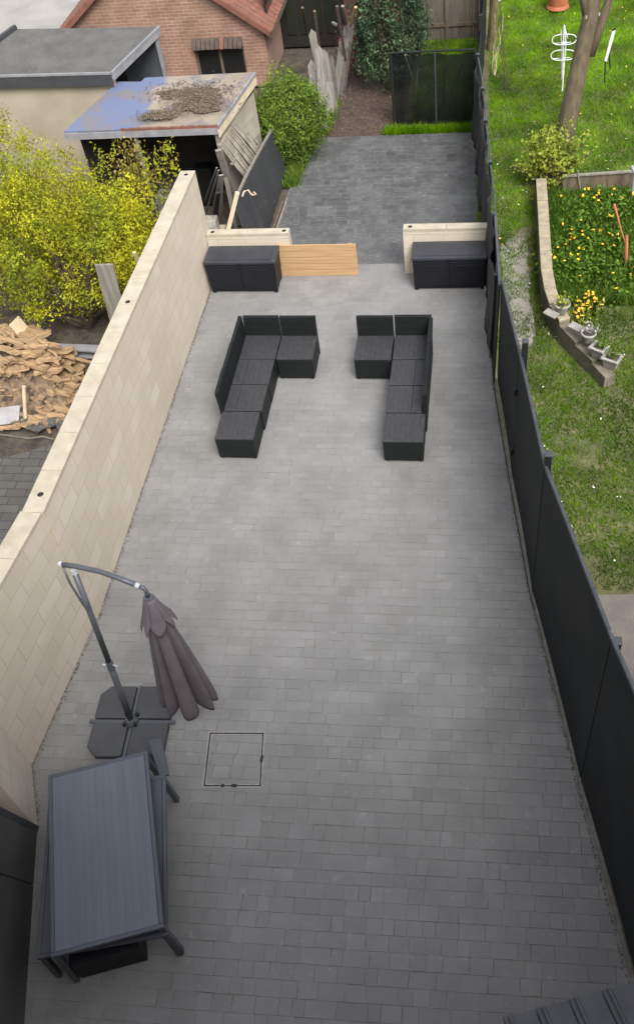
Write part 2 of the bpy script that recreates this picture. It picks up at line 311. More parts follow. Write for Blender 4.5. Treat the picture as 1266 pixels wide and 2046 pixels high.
def lerp_poly(P, y):
    for (x0, y0), (x1, y1) in zip(P, P[1:]):
        if (y0 - y) * (y1 - y) <= 0: return x0 + (x1 - x0) * (y - y0) / (y1 - y0 + 1e-9)
    return P[0][0] if abs(y - P[0][1]) < abs(y - P[-1][1]) else P[-1][0]
LEFT = [(-3.6, -.3), (-4.10, 1.62), (-4.56, 3.46), (-4.89, 4.13), (-4.72, 6.2), (-4.70, 13.5)]
KERB = [(1.85, .2), (1.43, 2.47), (1.06, 4.36), (.61, 6.77), (.37, 8.67), (.16, 10.49), (.06, 12.57), (.02, 13.5)]
def pave(name, y0, y1, Lf, Rf, pitch, lens, m, jit=.12, tonef=None, gap=.0016, warp=False):
    vs = []; fs = []; tn = []; y = y0; g = gap; row = 0
    while y < y1:
        h = (pitch(y) if callable(pitch) else pitch) * random.choice((1, 1, 1, 1.0, .88, 1.12)); ye = min(y + h, y1); ym = (y + ye) / 2
        xl, xr = Lf(ym), Rf(ym); xr0, xr1 = Rf(y), Rf(ye); x = xl - random.uniform(0, .2)
        while x < xr:
            l = random.choice(lens); xe = x + l
            if xe > xr - .05: xe = xr
            xs = max(x, xl - .06)
            if xe - xs > .03:
                g = random.choice((.0002, .0005, .0009, .0015)) * (gap / .0016); dz = random.uniform(-.001, .001); t1 = random.uniform(-.0015, .0015); t2 = random.uniform(-.0015, .0015)
                b = .0018; n = len(vs)
                o = [(xs + g, y + g), (xe - g if xe < xr else xr0, y + g), (xe - g if xe < xr else xr1, ye - g), (xs + g, ye - g)]; o = [(px + random.uniform(-.003, .003), py + random.uniform(-.003, .003)) for px, py in o]
                i = [(o[0][0] + b, o[0][1] + b), (o[1][0] - b, o[1][1] + b), (o[2][0] - b, o[2][1] - b), (o[3][0] + b, o[3][1] - b)]
                zz = [dz + t1, dz - t1, dz + t2, dz - t2]
                vs += [(px, py, -.004) for px, py in o] + [(px, py, zz[k]) for k, (px, py) in enumerate(i)]
                tt = random.gauss(1, jit) * (tonef(xs, y) if tonef else 1)
                fs.append((n + 4, n + 5, n + 6, n + 7)); tn.append(tt)
                for k in range(4): fs.append((n + k, n + (k + 1) % 4, n + 4 + (k + 1) % 4, n + 4 + k)); tn.append(tt * .95)
            x += l
        y = ye; row += 1
    if warp: vs = [(x, y + .036 * max(0, 1 - max(y, 0) / 9) * (x + 2.2), z) for x, y, z in vs]
    mb = MB(); mb.v = vs; mb.f = fs
    return structure(name, mb, m, attr=tn)
pave('patio', -.1, 13.22, lambda y: lerp_poly(LEFT, y) - .05, lambda y: lerp_poly(KERB, y), lambda y: .150 - .030 * min(1, max(0, (y - 3) / 5)), (.12, .15, .19, .22, .25, .29), M['paver'], .034, warp=True)
poly('patio_bedding', [(-5.2, -.4), (1.95, -.4)] + [(x - .005, y) for x, y in KERB] + [(-.16, 15.09), (-.22, 18.18), (-3.7, 18.11), (-3.86, 15.0), (-4.0, 13.5), (-5.2, 13.5)], -.0028, M['joint'])
BL = [(-4.05, 13.2), (-3.80, 15.06), (-3.68, 18.12)]; BR = [(-.08, 13.2), (-.17, 15.09), (-.22, 18.2)]
pave('threshold_strip', 13.22, 13.62, lambda y: -4.0, lambda y: 0.0, .2, (.3, .42, .5), M['paver'], .05)
pave('back_patio', 13.62, 18.14, lambda y: lerp_poly(BL, y), lambda y: lerp_poly(BR, y), .155, (.155, .2, .2, .23, .3), M['paver_dark'], .09, gap=.0045)
# kerb of the fence
mb = MB()
for (x0, y0), (x1, y1) in zip(KERB, KERB[1:]): mb.hexa([(x0 + .012, y0, -.05), (x0 + .055, y0, -.05), (x1 + .055, y1, -.05), (x1 + .012, y1, -.05)], [(x0 + .012, y0, .012), (x0 + .055, y0, .012), (x1 + .055, y1, .012), (x1 + .012, y1, .012)])
structure('kerb', mb, M['kerb'])
mb = MB()
mb.hexa([(-.21, 15.3, -.05), (-.17, 15.3, -.05), (-.20, 18.2, -.05), (-.24, 18.2, -.05)], [(-.18, 15.3, .03), (-.14, 15.3, .03), (-.18, 18.2, .03), (-.22, 18.2, .03)])
structure('kerb', mb, M['kerb'])
# lawn side
poly('lawn', [(1.0, 6.3), (20, 6.3), (20, 60), (-.25, 60), (-.25, 18.2), (-.1, 15), (.08, 12.57), (.2, 10.5), (.4, 8.67), (.66, 6.77)], -.012, M['lawn'])
structure('concrete_path', MB().slab([(2.12, .0, .03), (5, 0, .03), (5, 6.9, .03), (1.27, 6.72, .03), (1.22, 4.9, .03), (1.62, 2.5, .03)][::1], .08), M['concrete'], bevel=.008)
structure('concrete_path_edge', MB().slab([(.80, 6.6, .025), (1.19, 4.9, .025), (1.24, 6.71, .025), (1.05, 6.76, .025)], .07), M['concrete'])
# gravel track beside the fence
gp = [at(u, v) for u, v in [(1000, 490), (1030, 470), (1052, 490), (1056, 580), (1066, 660), (1064, 690), (1040, 695), (1022, 650), (1003, 560)]]
gq_ = []
for i in range(len(gp)):
    a, b = gp[i], gp[(i + 1) % len(gp)]
    for k in range(9):
        q = a.lerp(b, k / 9); gq_.append((q.x + random.uniform(-.03, .03), q.y + random.uniform(-.02, .02)))
poly('gravel_track', gq_, -.004, M['gravel'])
poly('soil_path', [(-3.75, 18.13), (-1.9, 18.17), (-1.7, 24), (-3.2, 24), (-3.5, 19.5)], -.02, M['mulch'])
poly('road', [(-40, 20.9), (-8.6, 20.9), (-8.6, 60), (-40, 60)], -.03, M['road'])
yp = [at(u, v) for u, v in [(-250, 960), (40, 905), (120, 880), (250, 900)]]
poly('yard_paving', [(yp[0].x, yp[0].y), (yp[1].x, yp[1].y), (yp[2].x, yp[2].y), (-4.95, yp[2].y - .3), (-4.95, .5), (-12, .5)], -.02, M['yard'])
# grass behind the back patio
# ------------------------------------------------------------ GRASS (uncountable)
def grass(name, sampler, n, hgt, wid, m, label=None, tone=None):
    P = sampler(n); n = len(P)
    a = RNG.uniform(0, 2 * np.pi, n); h = hgt * RNG.uniform(.5, 1.4, n); lean = RNG.normal(0, .45, (n, 2)) * h[:, None]
    dx = np.stack([np.cos(a), np.sin(a), np.zeros(n)], 1) * (wid * RNG.uniform(.6, 1.3, n))[:, None]
    tip = P + np.concatenate([lean, h[:, None]], 1)
    V = np.stack([P - dx, P + dx, tip], 1).reshape(-1, 3)
    tn = RNG.uniform(.65, 1.3, n) * (tone(P) if tone else 1)
    return tag(raw_mesh(name, V, n, 3, m, None, tn), kind='stuff')
def patchy(P):
    x, y = P[:, 0], P[:, 1]
    return (np.sin(x * 2.3 + 1.1 * np.sin(y * 1.7)) * np.cos(y * 1.9 + 1.3 * np.sin(x * 1.3)) + .6 * np.sin(x * 5.1 + y * 3.7) * np.cos(y * 6.1 - x * 2.2)) / 1.6
def lawn_pts(n):
    x = RNG.uniform(.0, 4.2, n * 2); y = RNG.uniform(6.7, 25.5, n * 2)
    fx = np.interp(y, [6.7, 8.67, 10.49, 12.57, 15, 18.2, 26], [.74, .47, .26, .18, .05, -.1, -.15])
    k = x > fx; k &= ~((y < 6.82) & (x > 1.05))
    P = np.stack([x, y, np.full_like(x, -.012)], 1)[k]
    # bare places by the fence and on the gravel track
    pa = patchy(P); bare = (P[:, 1] < 12.6) & (P[:, 0] < 2.0) & (patchy(P * 1.6) > .3) & (RNG.uniform(size=len(P)) < .7)
    gr = (P[:, 0] > .45) & (P[:, 0] < .80) & (P[:, 1] > 11.3) & (P[:, 1] < 14.7) & (RNG.uniform(size=len(P)) < np.where(patchy(P * 3.3) > .05, .97, .25))
    P = P[~(bare | gr)]
    return P[:n]
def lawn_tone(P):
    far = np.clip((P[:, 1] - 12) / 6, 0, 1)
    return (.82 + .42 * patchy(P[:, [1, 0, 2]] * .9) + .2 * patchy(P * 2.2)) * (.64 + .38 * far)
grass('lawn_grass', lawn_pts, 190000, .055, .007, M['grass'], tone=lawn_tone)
def verge(n):
    x = RNG.uniform(-2.1, -.25, n); y = 18.15 + np.abs(RNG.normal(0, .11, n)); return np.stack([x, y, np.full(n, -.02)], 1)
grass('verge_grass', verge, 3200, .13, .012, M['grass'], tone=lambda P: .7)
def weeds(n):
    k = RNG.uniform(0, 1, n); x = -3.78 + RNG.normal(0, .07, n) + .1 * k; y = 16.2 + k * 3.4; return np.stack([x + np.where(y > 18.2, .3, 0), y, np.full(n, -.01)], 1)
grass('weeds_by_fence', weeds, 3500, .16, .014, M['leaf_green'])
def moss(n):
    y = RNG.uniform(13.6, 18.2, n); x = np.interp(y, [13.2, 15.09, 18.2], [-.08, -.17, -.22]) + RNG.normal(.03, .02, n); return np.stack([x, y, np.full(n, -.01)], 1)
grass('grass_along_fence', moss, 2500, .07, .008, M['leaf_green'])
def farlawn(n):
    x = RNG.uniform(-1.6, -.2, n); y = RNG.uniform(18.6, 22.6, n); return np.stack([x, y, np.full(n, -.02)], 1)
grass('far_grass', farlawn, 16000, .06, .008, M['grass'], tone=lambda P: .8 + .3 * patchy(P * 2))
poly('far_lawn', [(-1.75, 18.5), (-.2, 18.5), (-.2, 22.7), (-1.75, 22.7)], -.016, M['lawn'])

# ------------------------------------------------------------ CREAM BLOCK WALL
def uv_wall(name, secs, m, parent):
    """secs: quads (a0,b0,b1,a1) with running length; UV in metres"""
    me = bpy.data.meshes.new(name); vs = []; fs = []; uv = []
    off = wloc(parent)
    for q, u0, u1, H in secs:
        n = len(vs); vs += [tuple(Vector(p) - off) for p in q]; fs.append((n, n + 1, n + 2, n + 3)); uv += [(u0, 0), (u1, 0), (u1, H), (u0, H)]
    me.from_pydata(vs, [], fs); l = me.uv_layers.new(name='UVMap')
    for i, c in enumerate(uv): l.data[i].uv = c
    me.materials.append(m); o = bpy.data.objects.new(name, me); COL.objects.link(o); o.parent = parent; return o
def holed(mb, mbh, c, ax, hw, hl, z, r=.034, depth=.08, n=16):
    """small top patch with a round hole; c centre, ax length dir"""
    c = Vector((c[0], c[1], z)); ax = Vector(ax).normalized(); bx = Vector((-ax.y, ax.x, 0))
    ring = [c + ax * r * math.cos(2 * math.pi * k / n) + bx * r * math.sin(2 * math.pi * k / n) for k in range(n)]
    outer = []
    for k in range(n):
        a = 2 * math.pi * k / n; s = max(abs(math.cos(a)) / hl, abs(math.sin(a)) / hw); outer.append(c + ax * math.cos(a) / s + bx * math.sin(a) / s)
    # exact corners
    mb.add(ring + outer, [(k, k + n, (k + 1) % n + n, (k + 1) % n) for k in range(n)])
    low = [p - Vector((0, 0, depth)) for p in ring]
    mbh.add(ring + low, [(k, (k + 1) % n, (k + 1) % n + n, k + n) for k in range(n)] + [tuple(n + k for k in range(n))])

def wall_run(name, label, pts, th, side, course=.255, holes=(), cope=True):
    """pts: inner face stations (x,y,ztop); th thickness towards side (+1 left of direction)"""
    base = Vector((pts[0][0], pts[0][1], -.05)); t = thing(name, base, label, 'wall')
    secs = []; u = 0; P = [Vector(p) for p in pts]
    dirs = [(P[min(i + 1, len(P) - 1)] - P[max(i - 1, 0)]) for i in range(len(P))]
    nor = []
    for d in dirs: d.z = 0; d.normalize(); nor.append(Vector((-d.y, d.x, 0)) * th * side)
    z0 = -.05
    for i in range(len(P) - 1):
        a, b = P[i], P[i + 1]; L = math.hypot(b.x - a.x, b.y - a.y); H = 2.04 if a.z > 1.2 else .8 + .04
        ga, gb = Vector((a.x, a.y, z0)), Vector((b.x, b.y, z0)); ct = .0
        secs.append(((ga, gb, b, a), u, u + L, H)); secs.append(((gb + nor[i + 1], ga + nor[i], a + nor[i], b + nor[i + 1]), u, u + L, H)); u += L
    a, n0 = P[0], nor[0]; secs.append(((Vector((a.x, a.y, z0)) + n0, Vector((a.x, a.y, z0)), a, a + n0), 0, th, secs[0][3]))
    b, n1 = P[-1], nor[-1]; secs.append(((Vector((b.x, b.y, z0)), Vector((b.x, b.y, z0)) + n1, b + n1, b), 0, th, secs[-1][3]))
    uv_wall('wall_face', secs, M['block'], t)
    mb = MB(); mh = MB()
    # coping stones, one block after another, with joints
    for i in range(len(P) - 1):
        a, b = P[i], P[i + 1]; L = (b - a).length; nb = max(1, round(L / .62)); na, nb_ = nor[i], nor[i + 1]
        for k in range(nb):
            k0, k1 = k / nb + .0015 / L * 2, (k + 1) / nb - .0015 / L * 2
            q0, q1 = a.lerp(b, k0), a.lerp(b, k1); m0, m1 = na.lerp(nb_, k0), na.lerp(nb_, k1)
            e = .004; dz = Vector((0, 0, .0022 + random.uniform(0, .002)))
            i0, i1 = q0 - m0.normalized() * e, q1 - m1.normalized() * e; o0, o1 = q0 + m0 + m0.normalized() * e, q1 + m1 + m1.normalized() * e
            hole = [h for h in holes if h[0] == i and k0 <= h[1] < k1]
            if hole:
                c = (i0 + i1 + o0 + o1) / 4; cc = a.lerp(b, hole[0][1]) + (na * .5); ax = (q1 - q0).normalized()
                w2 = (o0 - i0).length / 2; hl = .12; zt = cc.z + dz.z
                tt = (cc - q0).dot(ax); L_ = (q1 - q0).length; hl = min(.12, tt - .01, L_ - tt - .01)
                A0, A1 = i0.lerp(i1, (tt - hl) / L_), i0.lerp(i1, (tt + hl) / L_); B0, B1 = o0.lerp(o1, (tt - hl) / L_), o0.lerp(o1, (tt + hl) / L_)
                mb.slab([i0 + dz, A0 + dz, B0 + dz, o0 + dz], .05); mb.slab([A1 + dz, i1 + dz, o1 + dz, B1 + dz], .05)
                # patch with the hole, conforming corners
                n = 16; r = .036; ctr = (A0 + A1 + B0 + B1) / 4 + dz; ax2 = (A1 - A0).normalized(); bx2 = (B0 - A0).normalized(); sgn = 1
                ring = [ctr + ax2 * r * math.cos(2 * math.pi * j / n) + bx2 * r * math.sin(2 * math.pi * j / n) for j in range(n)]
                hlx = (A1 - A0).length / 2; hwx = (B0 - A0).length / 2; sq = []
                for j in range(n):
                    an = 2 * math.pi * j / n; x, y = math.cos(an), math.sin(an); s = max(abs(x), abs(y)); sq.append(ctr + ax2 * hlx * x / s + bx2 * hwx * y / s)
                fs = [(j, j + n, (j + 1) % n + n, (j + 1) % n) for j in range(n)]
                low = [p - Vector((0, 0, .05)) for p in sq]
                fs += [(j + n, j + 2 * n, (j + 1) % n + 2 * n, (j + 1) % n + n) for j in range(n)]
                mb.add(ring + sq + low, fs)
                lr = [p - Vector((0, 0, .0)) for p in ring]; lb = [p - Vector((0, 0, .04)) for p in ring]
                mh.add(lr + lb, [(j, (j + 1) % n, (j + 1) % n + n, j + n) for j in range(n)] + [tuple(n + j for j in range(n))])
            else: mb.slab([i0 + dz, i1 + dz, o1 + dz, o0 + dz], .05)
    mb.build('coping', M['cope'], t)
    if mh.v: mh.build('dowel_hole', M['hole'], t)
    return t
# long wall: top rises slightly toward the house; direction from the far end to the near end, thickness outwards (-x)
wall_run('block_wall', 'long cream block wall along the left edge of the patio', [(-4.70, 13.56, 1.87), (-4.70, 9.9, 1.96), (-4.70, 6.10, 2.04)], .24, -1, holes=((0, .035), (0, .985), (1, .93)))
wall_run('block_wall', 'near end of the cream wall beside the parasol, bending toward the dark screen', [(-4.722, 6.095, 2.035), (-4.885, 4.13, 2.12), (-4.56, 3.42, 2.16)], .24, -1)
wall_run('garden_wall', 'low cream block wall behind the left storage box', [(-3.27, 13.335, .82), (-4.69, 13.335, .82)], .15, -1, holes=((0, .06), (0, .93)))
wall_run('garden_wall', 'low cream block wall behind the right storage box, ending at the fence', [(.06, 13.335, .853), (-1.352, 13.335, .853)], .15, -1, holes=((0, .92),))

# ------------------------------------------------------------ RIGHT FENCE
fz = [((1.85 + .07, .2), 3.4), ((1.50, 2.47), 3.1), ((1.10, 4.36), 2.68), ((.65, 6.77), 2.22), ((.42, 8.67), 2.12), ((.215, 10.6), 1.80), ((.13, 12.57), 1.62)]
fence = thing('panel_fence', (.65, 6.77, 0), 'tall anthracite panel fence between the patio and the green lawn', 'fence')
backp = [(.16, 11.1, 1.50), (.125, 12.66, 1.5), (.042, 14.2, 1.5), (-.05, 15.6, 1.5), (-.119, 16.8, 1.5), (-.235, 18.2, 1.5)]
for i in range(5):
    (x0, y0), z0 = fz[i]; (x1, y1), z1 = fz[i + 1]; g = .012
    d = Vector((x1 - x0, y1 - y0, 0)).normalized(); a = Vector((x0, y0, .03)) + d * g; b = Vector((x1, y1, .03)) - d * g; nx = Vector((d.y, -d.x, 0)) * .02
    # four strips so that the sheet bows a little
    mb = MB(); K = 6; L = [];
    for k in range(K + 1):
        q = a.lerp(b, k / K) + Vector((d.y, -d.x, 0)) * (.012 * math.sin(k / K * math.pi)); zt = z0 + (z1 - z0) * k / K
        L.append((q, Vector((q.x, q.y, zt - .03))))
    for k in range(K): mb.hexa([L[k][0], L[k + 1][0], L[k + 1][0] + nx, L[k][0] + nx], [L[k][1], L[k + 1][1], L[k + 1][1] + nx, L[k][1] + nx])
    mb.build('panel', M['fence'], fence)
    r = MB().beam(Vector((x0, y0, z0)) + nx * .6, Vector((x1, y1, z1)) + nx * .6, .032, .04); r.build('top_rail', M['fence_rail'], fence, bevel=.004)
for (x, y, z, dx) in [(1.10, 4.40, 2.6, .06), (.64, 6.77, 2.38, .045), (.42, 8.63, 2.34, .06)]:
    MB().box(x + dx - .035, x + dx + .035, y - .035, y + .035, -.05, z).build('post', M['fence'], fence, bevel=.004)
    MB().box(x + dx - .04, x + dx + .04, y - .04, y + .04, z, z + .015).build('post_cap', M['fence_rail'], fence, bevel=.003)
for (x, y, z) in [(.402, 8.66, 1.55), (.402, 8.66, .5)]: MB().box(x - .02, x + .02, y - .05, y + .05, z - .05, z + .05).build('panel_clip', M['black'], fence, bevel=.004)
MB().box(1.115, 1.135, 4.33, 4.36, 2.5, 2.56).build('panel_clip', M['chrome'], fence)
for i, (x, y, z) in enumerate(backp):
    MB().box(x - .03, x + .03, y - .03, y + .03, -.05, z + .03).build('post', M['fence'], fence, bevel=.004)
    MB().box(x - .034, x + .034, y - .034, y + .034, z + .03, z + .042).build('post_cap', M['fence_rail'], fence)
    if i:
        X, Y, Z = backp[i - 1]; mb = MB(); K = 18; rows = 8; vs = []; 
        for k in range(K + 1):
            t = k / K
            for j in range(rows + 1):
                h = j / rows; sag = .07 * math.sin(t * math.pi) ; z_ = (1.44 - sag) * h + .02
                xx = X + (x - X) * t - .04 - .05 * (1 - h) + .022 * math.sin(t * 23 + j) * math.sin(t * math.pi) + .03 * math.sin(t * 9 + i)
                vs.append((xx, Y + (y - Y) * t, z_))
        fs = [(k * (rows + 1) + j, (k + 1) * (rows + 1) + j, (k + 1) * (rows + 1) + j + 1, k * (rows + 1) + j + 1) for k in range(K) for j in range(rows)]
        o = mb.add(vs, fs).build('sheeting', M['mesh'], fence, smooth=True); sm = o.modifiers.new('solid', 'SOLIDIFY'); sm.thickness = .006
        MB().tube([(X, Y, 1.48), ((X + x) / 2 + .03, (Y + y) / 2, 1.42), (x, y, 1.48)], .016, 8).build('top_rail', M['fence_rail'], fence)
MB().hexa([(.16, 10.55, .02), (.10, 12.6, .02), (.12, 12.6, .02), (.18, 10.55, .02)], [(.19, 10.55, 1.72), (.125, 12.6, 1.50), (.145, 12.6, 1.50), (.21, 10.55, 1.72)]).build('panel', M['fence'], fence)
MB().beam((.20, 10.55, 1.74), (.135, 12.62, 1.52), .035).build('top_rail', M['fence_rail'], fence)

# short dark post standing on the concrete path (far right)
pb = at(1262, 1370, 0); t = thing('bollard', (1.93, 5.05, .03), 'short dark square post on the concrete path behind the fence', 'post')
MB().box(1.87, 1.99, 5.0, 5.12, .03, .95).build('shaft', M['fence'], t, bevel=.006); MB().box(1.86, 2.0, 4.99, 5.13, .95, .975).build('cap', M['fence_rail'], t, bevel=.006)

# ------------------------------------------------------------ DARK SCREEN bottom left
pA = Vector((-4.56, 3.40, 0)); pB = Vector((-4.02, 1.45, 0)); d = (pB - pA).normalized(); nx = Vector((d.y, -d.x, 0)) * .04
t = thing('screen_panel', pA, 'dark grey leaning screen panels at the lower left corner of the patio', 'screen')
top0 = onplane(-20, 1615, pA, pB)
far = pA + d * 3.6
e0 = top0 - pA
for k, (s0, s1) in enumerate([(0, .56), (.575, 2.0), (2.015, 3.6)]):
    a, b = pA + d * s0, pA + d * s1; f = 2.1 / e0.z
    q = [a + Vector((0, 0, .01)), b + Vector((0, 0, .01)), b + e0 * f, a + e0 * f]
    MB().hexa([q[0], q[1], q[1] + nx, q[0] + nx], [q[3], q[2], q[2] + nx, q[3] + nx]).build('panel', mat('dark_screen', (.075, .070, .065), (.055, .051, .047), 2, .5, layers=[((.09, .085, .08), 1.5, .62, .78, .6, (1, 1, 1))]) if k == 0 else bpy.data.materials['dark_screen'], t, bevel=.004)
MB().beam(pA - d * .03 + nx * .3, pA - d * .03 + e0 * (2.1 / e0.z) + nx * .3, .05, .06).build('edge_rail', M['fence_rail'], t, bevel=.004)

# ------------------------------------------------------------ BACK LEFT WOOD BOARD
t = thing('wooden_board', (-2.15, 13.30, 0), 'horizontal pine board barrier standing across the patio opening', 'board')
bx0, bx1, H = -3.55, -2.145, .62
for k in range(5):
    z0 = k * H / 5
    MB().box(bx0, bx1, 13.285, 13.31, z0 + .004, z0 + H / 5 - .004).build('plank', M['pine'], t, bevel=.003)
for x in (-3.45, -2.25): MB().box(x - .04, x + .04, 13.312, 13.335, .01, H - .01).build('batten', M['pine'], t)

# ------------------------------------------------------------ SOFA MODULES
def sofa(x, y, label, backs='', group='rattan sofa modules set in two L shapes', s=.568, h=.412, seam=None, slot=False):
    t = thing('sofa_module', (x, y, 0), label, 'sofa module', group); e = .006; zt = h - .02
    MB().box(e, s - (.061 if 'R' in backs else e), e, s - e, .03, zt, tx=.006, ty=.006).build('base', M['rattan_shaded'], t, world=False, bevel=.008)
    segs = [(e, s - e, e, s - e)]
    if seam == 'L': segs = [(e, .17, e, s - e), (.173, s - e, e, s - e)]
    if seam == 'R': segs = [(e, s - .213, e, s - e), (s - .21, s - .06, e, s - e)]
    if 'R' in backs and not seam: segs = [(e, s - .06, e, s - e)]
    if seam == 'B': segs = [(e, s - e, e, s - .173), (e, s - e, s - .17, s - e)]
    for k, q in enumerate(segs): MB().box(*q, zt + .001, h + .001 * k).build('seat', M['rattan'], t, world=False, bevel=.006)
    for fx in (.05, s - .05):
        for fy in (.05, s - .05): MB().lathe([(.001, 0), (.022, 0), (.022, .029), (.001, .029)], (fx, fy, 0), 10).build('foot', M['boxdark'], t, world=False)
    B = .744; T = .056; ln = .014; k2 = s + T if len(backs) == 2 else s - e
    def back(q0, q1, q2):       # quads at ground, seat and top height
        v = [(x_, y_, .03) for x_, y_ in q0] + [(x_, y_, h) for x_, y_ in q1] + [(x_, y_, B) for x_, y_ in q2]
        fs = [(3, 2, 1, 0), (8, 9, 10, 11)] + [(a + k, a + (k + 1) % 4, a + 4 + (k + 1) % 4, a + 4 + k) for a in (0, 4) for k in range(4)]
        MB().add(v, fs).build('backrest', M['rattan_shaded'], t, world=False, bevel=.007)
    if 'L' in backs:
        q = [(-T, e), (-.001, e), (-.001, k2), (-T, k2)]; back(q, q, [(x_ - ln, y_) for x_, y_ in q])
    if 'R' in backs:
        k3 = s - .002 if len(backs) == 2 else k2; q = [(s - T, e), (s + .004, e), (s + .004, k3), (s - T, k3)]; q = [(x_, y_) for x_, y_ in q]; back(q, q, [(x_ + ln, y_) for x_, y_ in q])
    if 'B' in backs:
        q = [(e, s + .001), (s - e, s + .001), (s - e, s + T), (e, s + T)]; back(q, q, [(x_, y_ + ln) for x_, y_ in q])
    if slot: MB().box(s - .14, s - .02, -.004, .01, h - .06, h - .035).build('slot', M['black'], t, world=False)
    return t
s = .568; lx, ly = -3.70, 8.877; rx, ry = -1.339, 8.873
sofa(lx, ly, 'backless dark rattan stool at the near end of the left sofa group')
sofa(lx + .02, ly + s + .008, 'armless rattan seat just behind the stool of the left sofa group', 'L', seam='L')
sofa(lx + .025, ly + 2 * s + .012, 'armless rattan seat touching the corner seat of the left sofa group', 'L', seam='L')
sofa(lx + .03, ly + 3 * s + .016, 'corner rattan seat with two backrests in the left sofa group', 'LB')
sofa(lx + .03 + s + .004, ly + 3 * s + .006, 'rattan seat facing the camera at the right end of the left sofa group', 'B', seam='B')
sofa(rx, ry, 'backless dark rattan stool at the near end of the right sofa group', slot=False)
sofa(rx, ry + s + .008, 'armless rattan seat just behind the stool of the right sofa group', 'R', seam='R')
sofa(rx, ry + 2 * s + .012, 'armless rattan seat touching the corner seat of the right sofa group', 'R', seam='R')
sofa(rx + .0, ry + 3 * s + .016, 'corner rattan seat with two backrests in the right sofa group', 'RB')
sofa(rx - s - .008, ry + 3 * s + .006, 'rattan seat at the left end of the right sofa group, slot in its front', 'B', slot=True)

# ------------------------------------------------------------ STORAGE BOXES
def storage(x, y, rz, label):
    W, D, H = 1.22, .49, .634
    t = thing('storage_box', (x, y, 0), label, 'storage box', 'dark storage boxes against the low cream walls', rz); k = dict(parent=t, world=False)
    MB().box(.015, W - .015, .015, D - .01, .04, H - .05, tx=.02, ty=.012).build('body', M['boxdark'], bevel=.01, **k)
    MB().box(0, W, 0, D, H - .05, H).build('lid', M['boxlid'], bevel=.012, **k)
    MB().box(.09, W - .09, .07, D - .07, H + .001, H + .006).build('lid_panel', M['boxlid'], bevel=.004, **k)
    for a, b in ((.05, W / 2 - .012), (W / 2 + .012, W - .05)):
        MB().box(a, b, .006, .03, .09, H - .085).build('door', M['boxdark'], bevel=.006, **k)
        MB().box(a + .05, b - .05, .002, .02, .14, H - .14).build('door_panel', M['boxdark'], bevel=.006, **k)
    MB().box(W / 2 - .035, W / 2 + .035, -.006, .006, H - .045, H - .025).build('latch', M['black'], bevel=.003, **k)
    for fx in (.04, W - .10):
        for fy in (.03, D - .09): MB().box(fx, fx + .06, fy, fy + .06, 0, .039).build('foot', M['boxdark'], **k)
    return t
storage(-4.663, 12.796, -.007, 'dark plastic storage box in the left corner beside the pine board')
storage(-1.191, 12.825, .007, 'dark plastic storage box beside the black fence')

# ------------------------------------------------------------ DRAIN FRAME
t = thing('access_cover', (-2.59, 4.34, 0), 'square metal framed access cover set in the paving', 'access cover')
c4 = [Vector((-2.957, 4.66, 0)), Vector((-2.314, 4.700, 0)), Vector((-2.235, 4.045, 0)), Vector((-2.890, 4.000, 0))]; cc = sum(c4, Vector()) / 4
def frame(q, w, z0, z1, name, m):
    mb = MB(); o = [cc + (p - cc) * q for p in c4]; i = [cc + (p - cc) * (q - w) for p in c4]
    for k in range(4):
        a, b, c, d_ = o[k], o[(k + 1) % 4], i[(k + 1) % 4], i[k]; z = Vector((0, 0, 1))
        mb.hexa([a + z * z0, b + z * z0, c + z * z0, d_ + z * z0], [a + z * z1, b + z * z1, c + z * z1, d_ + z * z1])
    mb.build(name, m, t)
frame(1.0, .046, -.004, .006, 'outer_frame', M['drain']); frame(.951, .042, -.004, .0035, 'gap', M['black']); frame(.906, .028, -.004, .005, 'inner_frame', M['drain'])
for (f, w_) in ((.15, .06), (-.8, .03)):
    p = (c4[2] + c4[3]) / 2 + (c4[2] - c4[3]) * f * .2; MB().box(p.x - w_ / 2, p.x + w_ / 2, p.y + .005, p.y + .04, 0, .009).build('lift_slot', M['black'], t)
p = (c4[1] + c4[2]) / 2; MB().box(p.x - .035, p.x - .006, p.y - .04, p.y + .04, 0, .009).build('lift_slot', M['black'], t)

